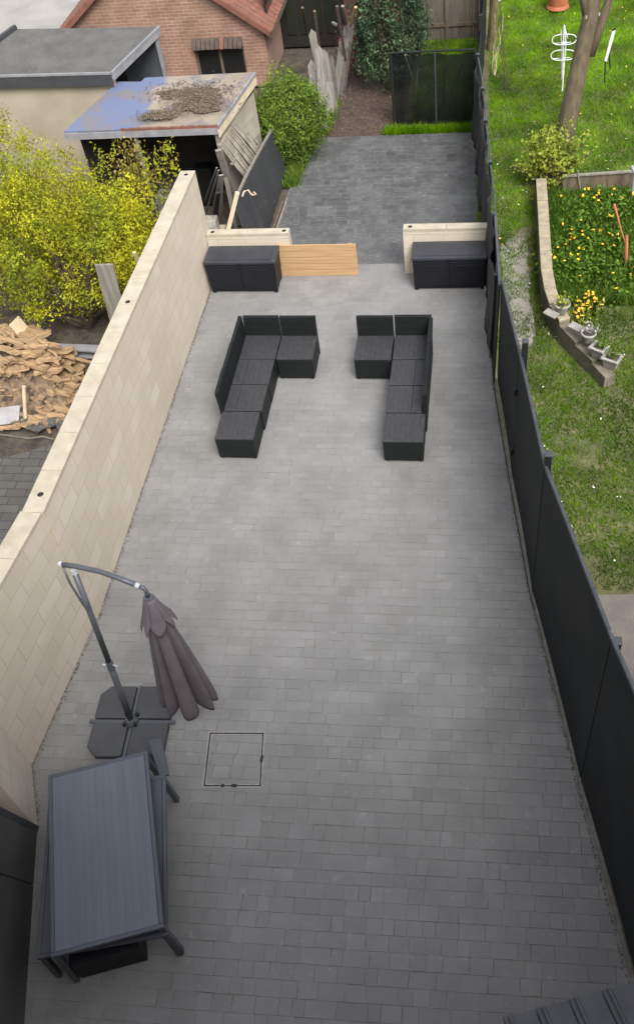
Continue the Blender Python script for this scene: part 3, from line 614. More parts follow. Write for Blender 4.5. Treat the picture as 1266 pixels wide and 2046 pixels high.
# ------------------------------------------------------------ TABLES
def table(c, rz, W, L, H, label, slats=True, fr=.038, legw=.055, name='garden_table', splay=.0):
    t = thing(name, (c[0], c[1], 0), label, 'table', None, rz); k = dict(parent=t, world=False); w, l = W / 2, L / 2
    for nm, q in (('frame_rail', (-w, w, -l, -l + fr)), ('frame_rail', (-w, w, l - fr, l)), ('frame_rail', (-w, -w + fr, -l + fr + .001, l - fr - .001)), ('frame_rail', (w - fr, w, -l + fr + .001, l - fr - .001))):
        MB().box(*q, H - .045, H).build(nm, M['tableframe'], bevel=.005, **k)
    mb = MB(); ns = 13; iw = W - 2 * fr - .006
    for i in range(ns):
        a = -w + fr + .003 + i * iw / ns; mb.box(a + .0003, a + iw / ns - .0003, -l + fr + .002, l - fr - .002, H - .028, H - .003)
    mb.build('slatted_top', M['tabletop'] if slats else M['tableframe'], bevel=.0007, seg=1, **k)
    for sx in (-1, 1):
        for sy in (-1, 1):
            x, y = sx * (w - legw / 2 - .01), sy * (l - legw / 2 - .01); a = legw / 2
            MB().hexa([(x + sx * splay - a, y + sy * splay - a, 0), (x + sx * splay + a, y + sy * splay - a, 0), (x + sx * splay + a, y + sy * splay + a, 0), (x + sx * splay - a, y + sy * splay + a, 0)],
                      [(x - a, y - a, H - .046), (x + a, y - a, H - .046), (x + a, y + a, H - .046), (x - a, y + a, H - .046)]).build('leg', M['tableframe'], bevel=.004, **k)
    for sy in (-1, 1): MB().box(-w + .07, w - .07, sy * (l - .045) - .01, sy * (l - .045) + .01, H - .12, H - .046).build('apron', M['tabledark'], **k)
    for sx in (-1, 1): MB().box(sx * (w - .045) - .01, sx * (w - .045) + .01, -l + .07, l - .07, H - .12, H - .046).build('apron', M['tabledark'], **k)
    return t
table((-3.502, 3.030), R_(19.4), 1.02, 1.78, .75, 'large slatted grey garden table on top, lower left by the wall', splay=.03)
table((-3.50, 2.95), R_(14.5), 1.20, 1.58, .60, 'lower wider dark table pushed beneath the slatted grey table', slats=False, splay=.02)
g0, g1 = at(166, 1955), at(297, 1919); dv = (g1 - g0); ang = math.atan2(dv.y, dv.x)
t = thing('storage_bench', (g0.x, g0.y, 0), 'low dark box stored under the near end of the two tables', 'box', None, ang); k = dict(parent=t, world=False)
MB().box(0, dv.length, 0, .45, .01, .36).build('body', M['boxdark'], bevel=.008, **k); MB().box(-.01, dv.length + .01, -.01, .46, .361, .39).build('lid', M['boxdark'], bevel=.008, **k)

# folded chair leaning behind the tables
t = thing('folded_chair', (-3.1, 4.02, 0), 'dark folded garden chair squeezed between the tables and the parasol base', 'chair')
a = at(306, 1500, .5); b = at(335, 1548, .62)
MB().slab([at(296, 1478, .42), at(322, 1474, .42), at(338, 1548, .55), at(318, 1549, .55)], .03).build('backrest', M['tableframe'], t, bevel=.006)
MB().tube([at(300, 1505, .40), at(322, 1545, .3), at(322, 1600, .05)], .014, 8).build('frame', M['tabledark'], t)
MB().tube([at(330, 1560, .40), at(353, 1596, .012)], .016, 8).build('leg', M['tabledark'], t)

# ------------------------------------------------------------ PARASOL
bc = Vector((-3.853, 4.70, 0))
t = thing('parasol', bc, 'closed taupe cantilever parasol with a four slab base beside the cream wall', 'parasol')
rot = R_(3); ca, sa = math.cos(rot), math.sin(rot)
def bp(x, y, z): return Vector((bc.x + ca * x - sa * y, bc.y + sa * x + ca * y, z))
for sx in (-1, 1):
    for sy in (-1, 1):
        g, e, c = .028, .44, .11
        P2 = [(g, g), (e, g), (e, e - c), (e - c, e), (g, e)]; P2 = [(sx * x, sy * y) for x, y in P2]
        if sx * sy < 0: P2 = P2[::-1]
        MB().slab([bp(x, y, .085) for x, y in P2], .075).build('weight_slab', M['base'], t, bevel=.012, seg=3)
for a, b in (((-.50, 0), (.50, 0)), ((0, -.46), (0, .46))):
    MB().beam(bp(*a, .045), bp(*b, .045), .04, .035).build('cross_foot', M['pole'], t, bevel=.004)
MB().lathe([(.001, .13), (.055, .13), (.075, .10), (.085, .06), (.001, .06)][::-1], bc, 20).build('hub', M['pole'], t, smooth=False)
for k in range(4):
    an = rot + math.pi / 4 + k * math.pi / 2; MB().tube([bc + Vector((math.cos(an) * .09, math.sin(an) * .09, .085)), bc + Vector((math.cos(an) * .09, math.sin(an) * .09, .125))], .02, 10).build('knob', M['black'], t)
topp = at(149, 1142, 2.42); b0 = bc + Vector((0, 0, .1)); mid = b0.lerp(topp, .42)
MB().tube([b0, mid], .036, 16).build('pole', M['pole'], t, smooth=True); MB().tube([mid, topp], .031, 16).build('pole', M['pole'], t, smooth=True)
dirp = (topp - b0).normalized(); cr = b0.lerp(topp, .40)
MB().tube([cr - dirp * .06, cr + dirp * .07], .04, 16).build('crank_collar', M['pole'], t, bevel=.004)
MB().tube([cr + Vector((.03, 0, .02)), cr + Vector((.09, -.02, .03)), cr + Vector((.09, -.02, -.03))], .009, 8).build('crank_handle', M['chrome'], t)
MB().tube([cr + Vector((-.03, 0, .0)), cr + Vector((-.08, -.0, .02))], .010, 8).build('crank_handle', M['chrome'], t)
h0 = at(124, 1128, 2.46); hub = at(296, 1192, 2.33)
j1 = at(200, 1142, 2.52); j2 = at(277, 1171, 2.46); j3 = at(292, 1181, 2.41)
MB().tube([h0, at(150, 1131, 2.50), j1, at(240, 1156, 2.51), j2], .026, 12).build('arm', M['pole'], t, smooth=True)
MB().tube([j2, at(287, 1175, 2.45), j3, hub], .021, 12).build('arm_end', M['pole'], t, smooth=True)
MB().tube([at(271, 1169, 2.47), at(279, 1172, 2.46)], .028, 12).build('joint_ring', M['chrome'], t)
MB().tube([at(119, 1126, 2.46), at(127, 1129, 2.46)], .028, 12).build('joint_ring', M['chrome'], t)
MB().tube([topp - dirp * .02, topp + dirp * .03], .033, 12).build('pole_cap', M['chrome'], t)
st = b0.lerp(topp, .80)
MB().tube([h0, at(140, 1165, 2.25), st + Vector((-.035, -.01, .08)), st + Vector((-.03, 0, -.05))], .013, 10).build('strut', M['pole'], t, smooth=True)
MB().tube([st - dirp * .05, st + dirp * .03], .033, 12).build('strut_slider', M['pole'], t)
# canopy
cb = at(381, 1402, .55)
def canopy(top, bot, r0, r1, lobes, amp, scal, n=168, rows=34, name='canopy', phase=0, power=.8):
    ax = (bot - top); L = ax.length; a = ax.normalized(); x = a.cross(Vector((0, 1, 0))).normalized(); y = a.cross(x)
    vs = []; fs = []
    for j in range(rows + 1):
        tt = j / rows
        for k in range(n):
            th = 2 * math.pi * k / n; ph = lobes * (th + .16 * math.sin(2 * th + 1) + .10 * math.sin(3 * th)) + phase
            q = abs(math.sin(ph / 2)) ** .8                      # broad rounded lobes, sharp creases
            r = r0 + (r1 - r0) * (tt ** power); r *= 1 - amp * (1 - q) * min(1, .3 + tt) ; r *= 1 + .06 * math.sin(2 * th + 3 * tt)
            le = tt * L * (1 - scal * (1 - q) * tt) * (1 + .05 * math.sin(th + 2.2) * tt)
            if tt > .93: r *= 1 - (tt - .93) * .9
            if name == 'canopy_vent':
                f = (ph / (2 * math.pi)) % 1; le = tt * L * (1 - .34 * abs(2 * f - 1) * tt)
            vs.append(top + a * le + (x * math.cos(th) + y * math.sin(th)) * r)
    for j in range(rows):
        for k in range(n): fs.append((j * n + k, j * n + (k + 1) % n, (j + 1) * n + (k + 1) % n, (j + 1) * n + k))
    o = MB().add(vs, fs).build(name, M['canopy'], t, smooth=True); sm = o.modifiers.new('solid', 'SOLIDIFY'); sm.thickness = .005; return o
ctop = hub - Vector((0, 0, .03))
canopy(ctop, cb, .05, .295, 8, .72, .07)
canopy(ctop + (ctop - cb).normalized() * .01, ctop.lerp(cb, .24), 0.057, .185, 8, .30, .22, rows=10, name='canopy_vent', phase=.5, power=1)
MB().lathe([(.001, .03), (.045, .03), (.058, 0), (.058, -.05), (.045, -.06)], ctop, 20).build('canopy_hub', M['pole'], t)
MB().tube([ctop, ctop.lerp(cb, 1.0)], .018, 10).build('canopy_mast', M['pole'], t)

# ------------------------------------------------------------ OWN HOUSE: wall and tiled lean-to in the lower right corner
e0p, e1p = at(1010, 2038, 2.3), at(1300, 1958, 2.3); ed = (e1p - e0p).normalized(); back = Vector((ed.y, -ed.x, 0))
if back.y > 0: back = -back
t = thing('house', (-1, -.6, 0), 'brick house with an anthracite tiled lean-to roof in the lower right corner', 'house')
MB().box(-9, 10, -.9, -.5, 0, 8.2).build('wall', M['wallbrick'], t)
MB().hexa([(-9.3, -.25, 8.15), (10.3, -.25, 8.15), (10.3, -6, 12.0), (-9.3, -6, 12.0)], [(-9.3, -.25, 8.3), (10.3, -.25, 8.3), (10.3, -6, 12.15), (-9.3, -6, 12.15)]).build('roof', M['slate'], t)
o0 = e0p - ed * .02
roof = MB(); ntile = 9; pw = .232; slope = R_(28)
rb = (back * math.cos(slope) + Vector((0, 0, 1)) * math.sin(slope)); rn = ed.cross(rb).normalized(); rn = rn if rn.z > 0 else -rn
rf = MB().hexa([o0 - rn * .06, o0 + ed * 2.3 - rn * .06, o0 + ed * 2.3 + rb * 2.2 - rn * .06, o0 + rb * 2.2 - rn * .06], [o0 - rn * .02, o0 + ed * 2.3 - rn * .02, o0 + ed * 2.3 + rb * 2.2 - rn * .02, o0 + rb * 2.2 - rn * .02]).build('lean_to_roof', M['fascia_dark'], t)
for r in range(6):
    for c in range(ntile):
        a = o0 + ed * (c * pw) + rb * (r * .34) + rn * (.012 + r * .0) ; b_ = rb * .36; lift = rn * .018
        q = [a + lift, a + ed * (pw - .004) + lift, a + ed * (pw - .004) + b_, a + b_]; mb = MB()
        mb.hexa([p - rn * .016 for p in q], q)
        for off, hgt in ((.015, .02), (.052, .02)): mb.beam(a + ed * off + lift + rn * .004, a + ed * off + b_ + rn * .004, .024, hgt, rn)
        mb.build('roof_tile', M['slate'], t, bevel=.004, seg=1)
wl = [o0 + back * .25 + ed * .02, o0 + back * .25 + ed * 2.25]
MB().hexa([Vector((wl[0].x, wl[0].y, 0)), Vector((wl[1].x, wl[1].y, 0)), Vector((wl[1].x, -.5, 0)), Vector((wl[0].x, -.5, 0))], [Vector((wl[0].x, wl[0].y, 2.2)), Vector((wl[1].x, wl[1].y, 2.2)), Vector((wl[1].x, -.5, 2.2)), Vector((wl[0].x, -.5, 2.2))]).build('lean_to_wall', M['wallbrick'], t)

# ------------------------------------------------------------ BRICK HOUSE at the back left
GY = 20.6
def G(u, v): return onY(u, v, GY)
re_, rt = G(540, 58), G(450, 0); le_, lt = G(127, 57), G(178, 0)
sr = (rt.z - re_.z) / (rt.x - re_.x); sl = (lt.z - le_.z) / (lt.x - le_.x)
ax_ = (re_.z - le_.z + sl * le_.x - sr * re_.x) / (sl - sr); az = le_.z + sl * (ax_ - le_.x)
xr = re_.x - .16; xl = le_.x - .3; HL = 7.0
zr = re_.z - .16 * -sr - .02; 
def roofz(x): return min(le_.z + sl * (x - le_.x), re_.z + sr * (x - re_.x)) - .10
wa, wb = G(387, 97), G(488, 160); wx0, wx1, wz0, wz1 = wa.x, G(486, 97).x, wb.z, wa.z
t = thing('brick_house', (xr, GY, 0), 'pink brick gabled house with red tiled roof behind the sheds', 'house')
mb = MB()
def gq(pts): mb.add([(x, GY, z) for x, z in pts], [tuple(range(len(pts)))])
gq([(xl, 0), (wx0, 0), (wx0, roofz(wx0))] + ([(ax_, roofz(ax_))] if ax_ < wx0 else []) + [(xl, roofz(xl))]); gq([(wx0, 0), (wx1, 0), (wx1, wz0), (wx0, wz0)])
apx = ax_
gq([(wx0, wz1), (wx1, wz1), (wx1, roofz(wx1))] + ([(apx, roofz(apx))] if wx0 < apx < wx1 else []) + [(wx0, roofz(wx0))])
if apx <= wx0: pass
gq([(wx1, 0), (xr, 0), (xr, roofz(xr)), (wx1, roofz(wx1))])
for (xa, xb, za, zb, s_1) in ((wx0, wx0, wz0, wz1, 0), (wx1, wx1, wz0, wz1, 0)): mb.add([(xa, GY, za), (xa, GY + .14, za), (xa, GY + .14, zb), (xa, GY, zb)], [(0, 1, 2, 3)])
mb.add([(wx0, GY, wz0), (wx1, GY, wz0), (wx1, GY + .14, wz0), (wx0, GY + .14, wz0)], [(0, 1, 2, 3)]); mb.add([(wx0, GY, wz1), (wx1, GY, wz1), (wx1, GY + .14, wz1), (wx0, GY + .14, wz1)], [(3, 2, 1, 0)])
mb.build('gable_wall', M['brick'], t)
mb = MB()
for (x0, z0), (x1, z1) in (((xl, roofz(xl)), (apx, roofz(apx))), ((apx, roofz(apx)), (xr, roofz(xr)))): pass
sw = [onplane(u, v, (xr, 0), (xr, 5)) for u, v in [(566, 55), (579, 110)]]
MB().add([(xr, GY, 0), (xr, GY + 1.75, 0), (xr, GY + 1.75, roofz(xr) + .05), (xr, GY, roofz(xr) + .05)], [(0, 1, 2, 3)]).build('side_wall', M['brick_side'], t)
MB().box(xl, xr, GY + 1.75, GY + 1.8, 0, roofz(xr)).build('back_wall', M['brick'], t)
win = thing('x', (0, 0, 0), None, None); bpy.data.objects.remove(win)
wf = MB(); f_ = .045
wf.box(wx0 + .002, wx0 + f_, GY + .06, GY + .12, wz0 + .002, wz1 - .002).box(wx1 - f_, wx1 - .002, GY + .06, GY + .12, wz0 + .002, wz1 - .002).box(wx0 + f_, wx1 - f_, GY + .06, GY + .12, wz1 - f_, wz1 - .002).box(wx0 + f_, wx1 - f_, GY + .06, GY + .12, wz0 + .002, wz0 + f_).box((wx0 + wx1) / 2 - .03, (wx0 + wx1) / 2 + .03, GY + .061, GY + .119, wz0 + f_, wz1 - f_)
wfo = wf.build('window', M['wood_brown'], t)
MB().box(wx0 + f_, wx1 - f_, GY + .095, GY + .10, wz0 + f_, wz1 - f_).build('pane', M['glass'], wfo)
la, lb_ = G(383, 81), G(487, 97); n = 11; lw = (lb_.x - la.x) / n
for k in range(n):
    x = la.x + k * lw; r = random.uniform(0, .02)
    MB().hexa([(x + .006, GY - .14 - r, wz1 + .015), (x + lw - .006, GY - .14 - r, wz1 + .015), (x + lw - .006, GY + .0, wz1 + .02), (x + .006, GY, wz1 + .02)], [(x + .006, GY - .12 - r, wz1 + .05 + r), (x + lw - .006, GY - .12 - r, wz1 + .05), (x + lw - .006, GY - .002, wz1 + .22), (x + .006, GY - .002, wz1 + .22)]).build('lintel_tile', M['redtile'] if k == 6 else M['lintel'], t, bevel=.008)
# side window
MB().box(xr + .002, xr + .03, GY + .45, GY + 1.05, 1.0, 2.0).build('side_window', M['glass'], t)
MB().box(xr + .002, xr + .05, GY + 1.05, GY + 1.15, .95, 2.05).build('side_window_frame', M['wood_brown'], t)
# tiled roof, right slope, with single tile rows
def slope_tiles(x_e, z_e, x_t, z_t, y0, y1, nm):
    a = Vector((x_e, y0, z_e)); up_ = Vector((x_t - x_e, 0, z_t - z_e)); L = up_.length; up_.normalize(); n_ = Vector((0, 1, 0)).cross(up_); n_ = n_ if n_.z > 0 else -n_
    mb = MB(); rows = int(L / .30) + 1; cols = int((y1 - y0) / .22)
    for r in range(rows):
        for c in range(cols):
            p = a + up_ * (r * .30) + Vector((0, c * .22, 0)); q = up_ * .33; m_ = []
            for i in range(7):
                k = i / 6; h = .035 * math.sin(k * math.pi) ** .7 if k < .75 else .035 * math.sin(.75 * math.pi) ** .7 * (1 - (k - .75) * 4)
                m_.append(p + Vector((0, k * .22, 0)) + n_ * (.03 + h))
            lo = [w_ + n_ * .022 for w_ in m_]; hi = [w_ + q for w_ in m_]; lw_ = [w_ - n_ * .0 for w_ in m_]
            mb.add(lo + hi + lw_, [(i, i + 1, i + 8, i + 7) for i in range(6)] + [(i + 14, i + 15, i + 1, i) for i in range(6)])
    return mb.build(nm, M['redtile'], t)
slope_tiles(re_.x + .02, re_.z - .05, apx, az, GY - .12, GY + 5, 'roof_slope')
slope_tiles(xl, roofz(xl) + .05, apx, az, GY - .10, GY + 5, 'roof_slope')
MB().beam((re_.x + .02, GY - .13, re_.z - .04), (apx, GY - .13, az - .02), .10, .12).build('verge_tiles', M['redtile'], t, bevel=.01)
MB().beam((xl, GY - .13, roofz(xl) + .04), (apx, GY - .13, az), .10, .12).build('verge_tiles', M['redtile'], t, bevel=.01)
MB().beam((re_.x + .0, GY - .05, re_.z - .12), (re_.x + .0, GY + 5, re_.z - .12), .10, .08).build('gutter', M['wood_brown'], t)

# dark timber conservatory beyond
t = thing('conservatory', (xr + .7, 23.2, 0), 'dark timber conservatory between the brick house and the conifer', 'building')
ca_, cb_ = onY(592, 0, 22.6), onY(682, 130, 22.6); X0, X1 = xr - .0, onY(684, 40, 22.6).x
MB().box(X0 - .1, X1, 22.6, 25, 0, 3.6).build('wall', M['darkwood'], t)
for k in range(4): MB().box(X0 + .12 + k * (X1 - X0 - .2) / 4, X0 + .02 + (k + 1) * (X1 - X0 - .2) / 4, 22.57, 22.598, .3, 1.25).build('lower_panel', M['greenglass'], t)
for k in range(4):
    f = MB().box(X0 + .12 + k * (X1 - X0 - .2) / 4, X0 + .02 + (k + 1) * (X1 - X0 - .2) / 4, 22.56, 22.598, 1.5, 2.5).build('window', M['fascia_dark'], t)
    MB().box(X0 + .17 + k * (X1 - X0 - .2) / 4, X0 - .03 + (k + 1) * (X1 - X0 - .2) / 4, 22.55, 22.559, 1.55, 2.45).build('pane', M['glass'], f)
t = thing('garden_outbuilding', (X1, 23.0, 0), 'reddish brown outbuilding wall just left of the conifer', 'building')
MB().box(X1 + .01, X1 + 1.3, 22.9, 25, 0, 3.4).build('wall', mat('red_brown_render', (.16, .07, .05), (.12, .055, .04), 3, .9), t)
MB().box(X1 - .0, X1 + 1.35, 22.8, 25.1, 3.401, 3.5).build('roof', M['felt'], t)

# ------------------------------------------------------------ GREY FELT LEAN-TO (shed 2)
Z2 = 2.45; fl, fr_, br, bl = at(-60, 152, Z2), at(222, 146, Z2), at(317, 54, Z2 + .12), at(-60, 120, Z2 + .12)
bl2 = at(33, 58, Z2 + .12); fl2 = at(-30, 151, Z2)
br2 = br
t = thing('lean_to', (fr_.x, fr_.y, 0), 'grey felt roofed lean-to with beige front wall in front of the brick house', 'shed')
pl_ = [fl2, fr_, br2, bl2, at(0, 83, Z2 + .06)]
MB().slab([fl2 + Vector((-2.2, .05, 0)), fr_, br2, bl2 , at(-40, 108, Z2 + .05)], .06).build('felt_roof', M['felt'], t)
dn = Vector((0, 0, -.17))
def band(a, b, h, nm, m, th=.03, dz=0.0):
    d = (b - a).normalized(); n_ = Vector((d.y, -d.x, 0)) * th; z = Vector((0, 0, dz))
    return MB().hexa([a + z - Vector((0, 0, h)), b + z - Vector((0, 0, h)), b + z - Vector((0, 0, h)) + n_, a + z - Vector((0, 0, h)) + n_], [a + z, b + z, b + z + n_, a + z + n_]).build(nm, m, t)
a0 = fl2 + Vector((-2.2, .05, 0))
band(a0, fr_, .04, 'metal_edge', M['fascia'], dz=.025); band(a0, fr_, .20, 'fascia', M['fascia_dark'], .02, -.02)
band(fr_, br2, .04, 'metal_edge', M['fascia'], dz=.025); band(fr_, br2, .12, 'fascia', M['fascia'], .02, -.02)
MB().beam(at(-40, 108, Z2 + .08), bl2 + Vector((0, 0, .03)), .07, .10).build('edge_upstand', M['fascia_dark'], t)
wx = fr_ + Vector((-.03, .08, 0))
MB().hexa([(a0.x, a0.y + .08, 0), (wx.x, wx.y, 0), (wx.x, wx.y + .12, 0), (a0.x, a0.y + .2, 0)], [(a0.x, a0.y + .08, Z2 - .07), (wx.x, wx.y, Z2 - .07), (wx.x, wx.y + .12, Z2 - .07), (a0.x, a0.y + .2, Z2 - .07)]).build('front_wall', M['render'], t)
MB().box(wx.x - .06, wx.x + .02, wx.y - .02, wx.y + .06, 0, Z2 - .07).build('corner_post', M['render'], t)
bw = br2 + Vector((-.08, -.08, 0))
MB().hexa([(wx.x - .3, bw.y, 0), (bw.x, bw.y, 0), (bw.x, bw.y + .05, 0), (wx.x - .3, bw.y + .05, 0)], [(wx.x - .3, bw.y, Z2), (bw.x, bw.y, Z2), (bw.x, bw.y + .05, Z2), (wx.x - .3, bw.y + .05, Z2)]).build('rear_panel', mat('grey_panel', (.07, .075, .085), (.05, .055, .06), 3, .7), t)
MB().box(bw.x - .01, bw.x + .05, bw.y - .05, bw.y + .03, 0, Z2).build('rear_post', M['fascia'], t)
MB().box(a0.x, wx.x - .3, bw.y, bw.y + .05, 0, Z2).build('inner_wall', M['darkwood'], t)

# ------------------------------------------------------------ BLUE PAINTED SHED ROOF (shed 1)
Z1 = 2.1
c0, c1, c2, c3 = at(128, 263, Z1), at(433, 251, Z1 + .02), at(508, 144, Z1 + .10), at(236, 163, Z1 + .10)
t = thing('open_shed', (c1.x, c1.y, 0), 'open fronted shed with a flat roof half painted blue and strewn with debris', 'shed')
MB().slab([c0, c1, c2, at(290, 155, Z1 + .10), at(282, 163, Z1 + .09), c3], .025).build('roof_sheet', M['shedroof'], t)
M['shedroof'].node_tree.nodes  # (object coordinates are relative to the shed's near right corner)
band(c0, c1, .11, 'fascia', M['fascia'], dz=-.03); band(c1, c2, .05, 'metal_edge', M['fascia'], dz=.0)
band(c1, c2, .16, 'side_board', M['wood_cream'], .015, -.05)
mb = MB()
for k in range(46): 
    a = c0.lerp(c1, .38 + .62 * k / 46); mb.box(a.x, a.x + .045, a.y - .02, a.y + .02, a.z - .035, a.z + random.uniform(.004, .02))
mb.build('rusty_edge', M['redtile'], t)
pc = c1 + Vector((-.04, .06, 0))
wallp = [c1 + Vector((-.06, .35, 0)), c2 + Vector((-.06, -.05, 0))]
for k in range(5):
    z0, z1 = k * .37, k * .37 + .36; a, b = wallp[0], wallp[1]
    MB().hexa([(a.x, a.y, z0), (b.x, b.y, z0), (b.x - .03, b.y, z0), (a.x - .03, a.y, z0)], [(a.x, a.y, z1), (b.x, b.y, z1), (b.x - .03, b.y, z1), (a.x - .03, a.y, z1)]).build('side_plank', M['wood_grey'] if k < 3 else mat('pale_side_plank', (.36, .32, .25), (.27, .24, .19), 4, .85) if k == 3 else bpy.data.materials['pale_side_plank'], t)
MB().beam((pc.x, pc.y, 0), (pc.x, pc.y, Z1 - .02), .07).build('corner_post', M['wood_grey'], t)
p1 = at(270, 270, Z1 - .14); MB().tube([p1, (p1.x + .0, p1.y, 0)], .032, 10).build('steel_post', M['fascia'], t)
MB().hexa([(c3.x - .05, c3.y - .1, 0), (c2.x - .1, c2.y - .1, 0), (c2.x - .1, c2.y - .06, 0), (c3.x - .05, c3.y - .06, 0)], [(c3.x - .05, c3.y - .1, Z1), (c2.x - .1, c2.y - .1, Z1), (c2.x - .1, c2.y - .06, Z1), (c3.x - .05, c3.y - .06, Z1)]).build('back_wall', M['darkwood'], t)
MB().hexa([(c0.x + .1, c0.y + .3, 0), (c3.x, c3.y - .1, 0), (c3.x + .04, c3.y - .1, 0), (c0.x + .14, c0.y + .3, 0)], [(c0.x + .1, c0.y + .3, Z1 - .1), (c3.x, c3.y - .1, Z1 - .0), (c3.x + .04, c3.y - .1, Z1 - .0), (c0.x + .14, c0.y + .3, Z1 - .1)]).build('left_wall', M['darkwood'], t)
# debris on the roof
def heap_on_roof(u, v, ru, rv, nm, label, hh):
    c = at(u, v, Z1 + .06); n = 26; vs = []; fs = []; rings = 7
    for j in range(rings + 1):
        for k in range(n):
            th = 2 * math.pi * k / n; r = j / rings * (1 + .22 * math.sin(3 * th + u) + .12 * math.sin(7 * th) + random.uniform(-.07, .07))
            vs.append((c.x + ru * r * math.cos(th), c.y + rv * r * math.sin(th), c.z + .012 + hh * max(0, 1 - j / rings) ** .6 * random.uniform(.5, 1)))
    for j in range(rings):
        for k in range(n): fs.append((j * n + k, j * n + (k + 1) % n, (j + 1) * n + (k + 1) % n, (j + 1) * n + k))
    o = tag(MB().add(vs, fs).build(nm, M['dirt']), label, 'debris')
    Pq = np.stack([c.x + RNG.normal(0, ru * .62, 900), c.y + RNG.normal(0, rv * .62, 900), np.full(900, c.z + .022) + RNG.uniform(0, hh, 900)], 1)
    tag(leaf_mesh('leaf_litter', Pq, .045, M['chips'], o, upbias=5, aspect=.5), kind='stuff'); return o
heap_on_roof(388, 185, .62, .36, 'leaf_debris', 'dark spread of leaf debris at the back of the blue painted shed roof', .014)
heap_on_roof(400, 210, .42, .30, 'dirt_patch', 'brown patch of dirt nearest the front right of the shed roof', .010)
heap_on_roof(318, 232, .26, .14, 'dirt_patch', 'small dirt streak in the middle of the shed roof front', .006)
# clutter in the open shed
for (u, v, sx, sy, sz, m, lab, rz) in [(378, 338, .55, .4, .5, 'fascia_dark', 'dark crate deep inside the open shed, right', .1), (405, 330, .35, .3, .75, 'glass', 'grey appliance inside the open shed beside its corner post', .05), (330, 385, .35, .3, .55, 'planter', 'pale sack under the front edge of the open shed', -.2), (345, 355, .55, .35, .5, 'fascia_dark', 'flat dark case inside the open shed near its middle', -.15)]:
    p = at(u, v, sz); Mx = Matrix.Translation((p.x, p.y, 0)) @ Matrix.Rotation(rz, 4, 'Z')
    o = MB().box(-sx / 2, sx / 2, -sy / 2, sy / 2, 0, sz, Mx).build('crate' if m != 'planter' else 'sack', M[m], None, bevel=.03); tag(o, lab, 'crate' if m != 'planter' else 'sack')
p = at(161, 213, 1.3); t2 = tag(MB().lathe([(.001, .0), (.20, .0), (.26, .25), (.25, .34), (.2, .38), (.001, .42)], (p.x, p.y, .9), 14).build('speckled_tub', M['slate']), 'speckled dark tub standing behind the yellow bush left of the shed', 'tub')
p = at(161, 213, .9); 
tag(MB().box(p.x - .3, p.x + .2, p.y - .0, p.y + .5, 0, .9).build('pedestal', M['darkwood']), 'dark stand carrying the speckled tub', 'stand')

# ------------------------------------------------------------ LATTICE, DARK BOARD FENCE, LEANING POLES
pa, pb2 = Vector((-3.86, 14.2, 0)), Vector((-3.80, 17.7, 0))
t = thing('board_fence', (-3.9, 14.0, 0), 'dark painted board fence along the left side of the back patio', 'fence')
ft = [onplane(u, v, (-3.95, 13.55), (-3.92, 17.3)) for u, v in [(452, 478), (486, 396), (538, 288), (575, 280)]]
ys = [13.56, 14.55, 15.75, 16.75]; zs = [1.28, 1.20, 1.05, .90]
for k in range(3):
    y0, y1 = ys[k] + .006, ys[k + 1] - .006; xa, xb = -3.98 + (y0 - 13.5) * .015, -3.98 + (y1 - 13.5) * .015
    MB().hexa([(xa, y0, .02), (xa - .03, y0, .02), (xb - .03, y1, .02), (xb, y1, .02)], [(xa - .16, y0, zs[k]), (xa - .19, y0, zs[k]), (xb - .19, y1, zs[k + 1]), (xb - .16, y1, zs[k + 1])]).build('panel', mat('scuffed_dark_board', (.040, .041, .045), (.03, .031, .034), 2, .6, .3, 10, stretch=(1, 4, .5), layers=[((.24, .23, .21), 5, .64, .68, .7, (6, .8, 6))]) if k == 0 else bpy.data.materials['scuffed_dark_board'], t)
    MB().beam((xa - .175, y0, zs[k] + .012), (xb - .175, y1, zs[k + 1] + .012), .045, .03).build('top_batten', M['wood_grey'], t)
for k, (y0, y1, dx) in enumerate([(13.7, 15.6, 0), (13.7, 15.7, .07)]):
    tag(MB().beam((-3.90 + dx, y0, .04), (-3.83 + dx, y1, .04), .035, .07).build('timber_length', M['wood_grey' if k else 'wood_brown']), 'long thin timber lying at the foot of the dark board fence, %s one' % ('patio side' if k else 'fence side'), 'timber')
p = at(470, 400, 1.25); q = at(452, 452, .7)
t3 = MB().beam(at(455, 462, .75), at(474, 385, 1.45), .07, .07).build('upright_timber', M['wood_cream']); tag(t3, 'pale squared timber standing behind the low cream wall beside the dark fence', 'timber')
# rope end
rp = [at(u, v, 1.3) for u, v in [(484, 392), (488, 382), (496, 380), (500, 386), (505, 390), (511, 388), (507, 384)]]
tag(MB().tube(rp, .014, 8).build('rope', M['wood_cream']), 'knotted pale rope on top of the dark board fence', 'rope')
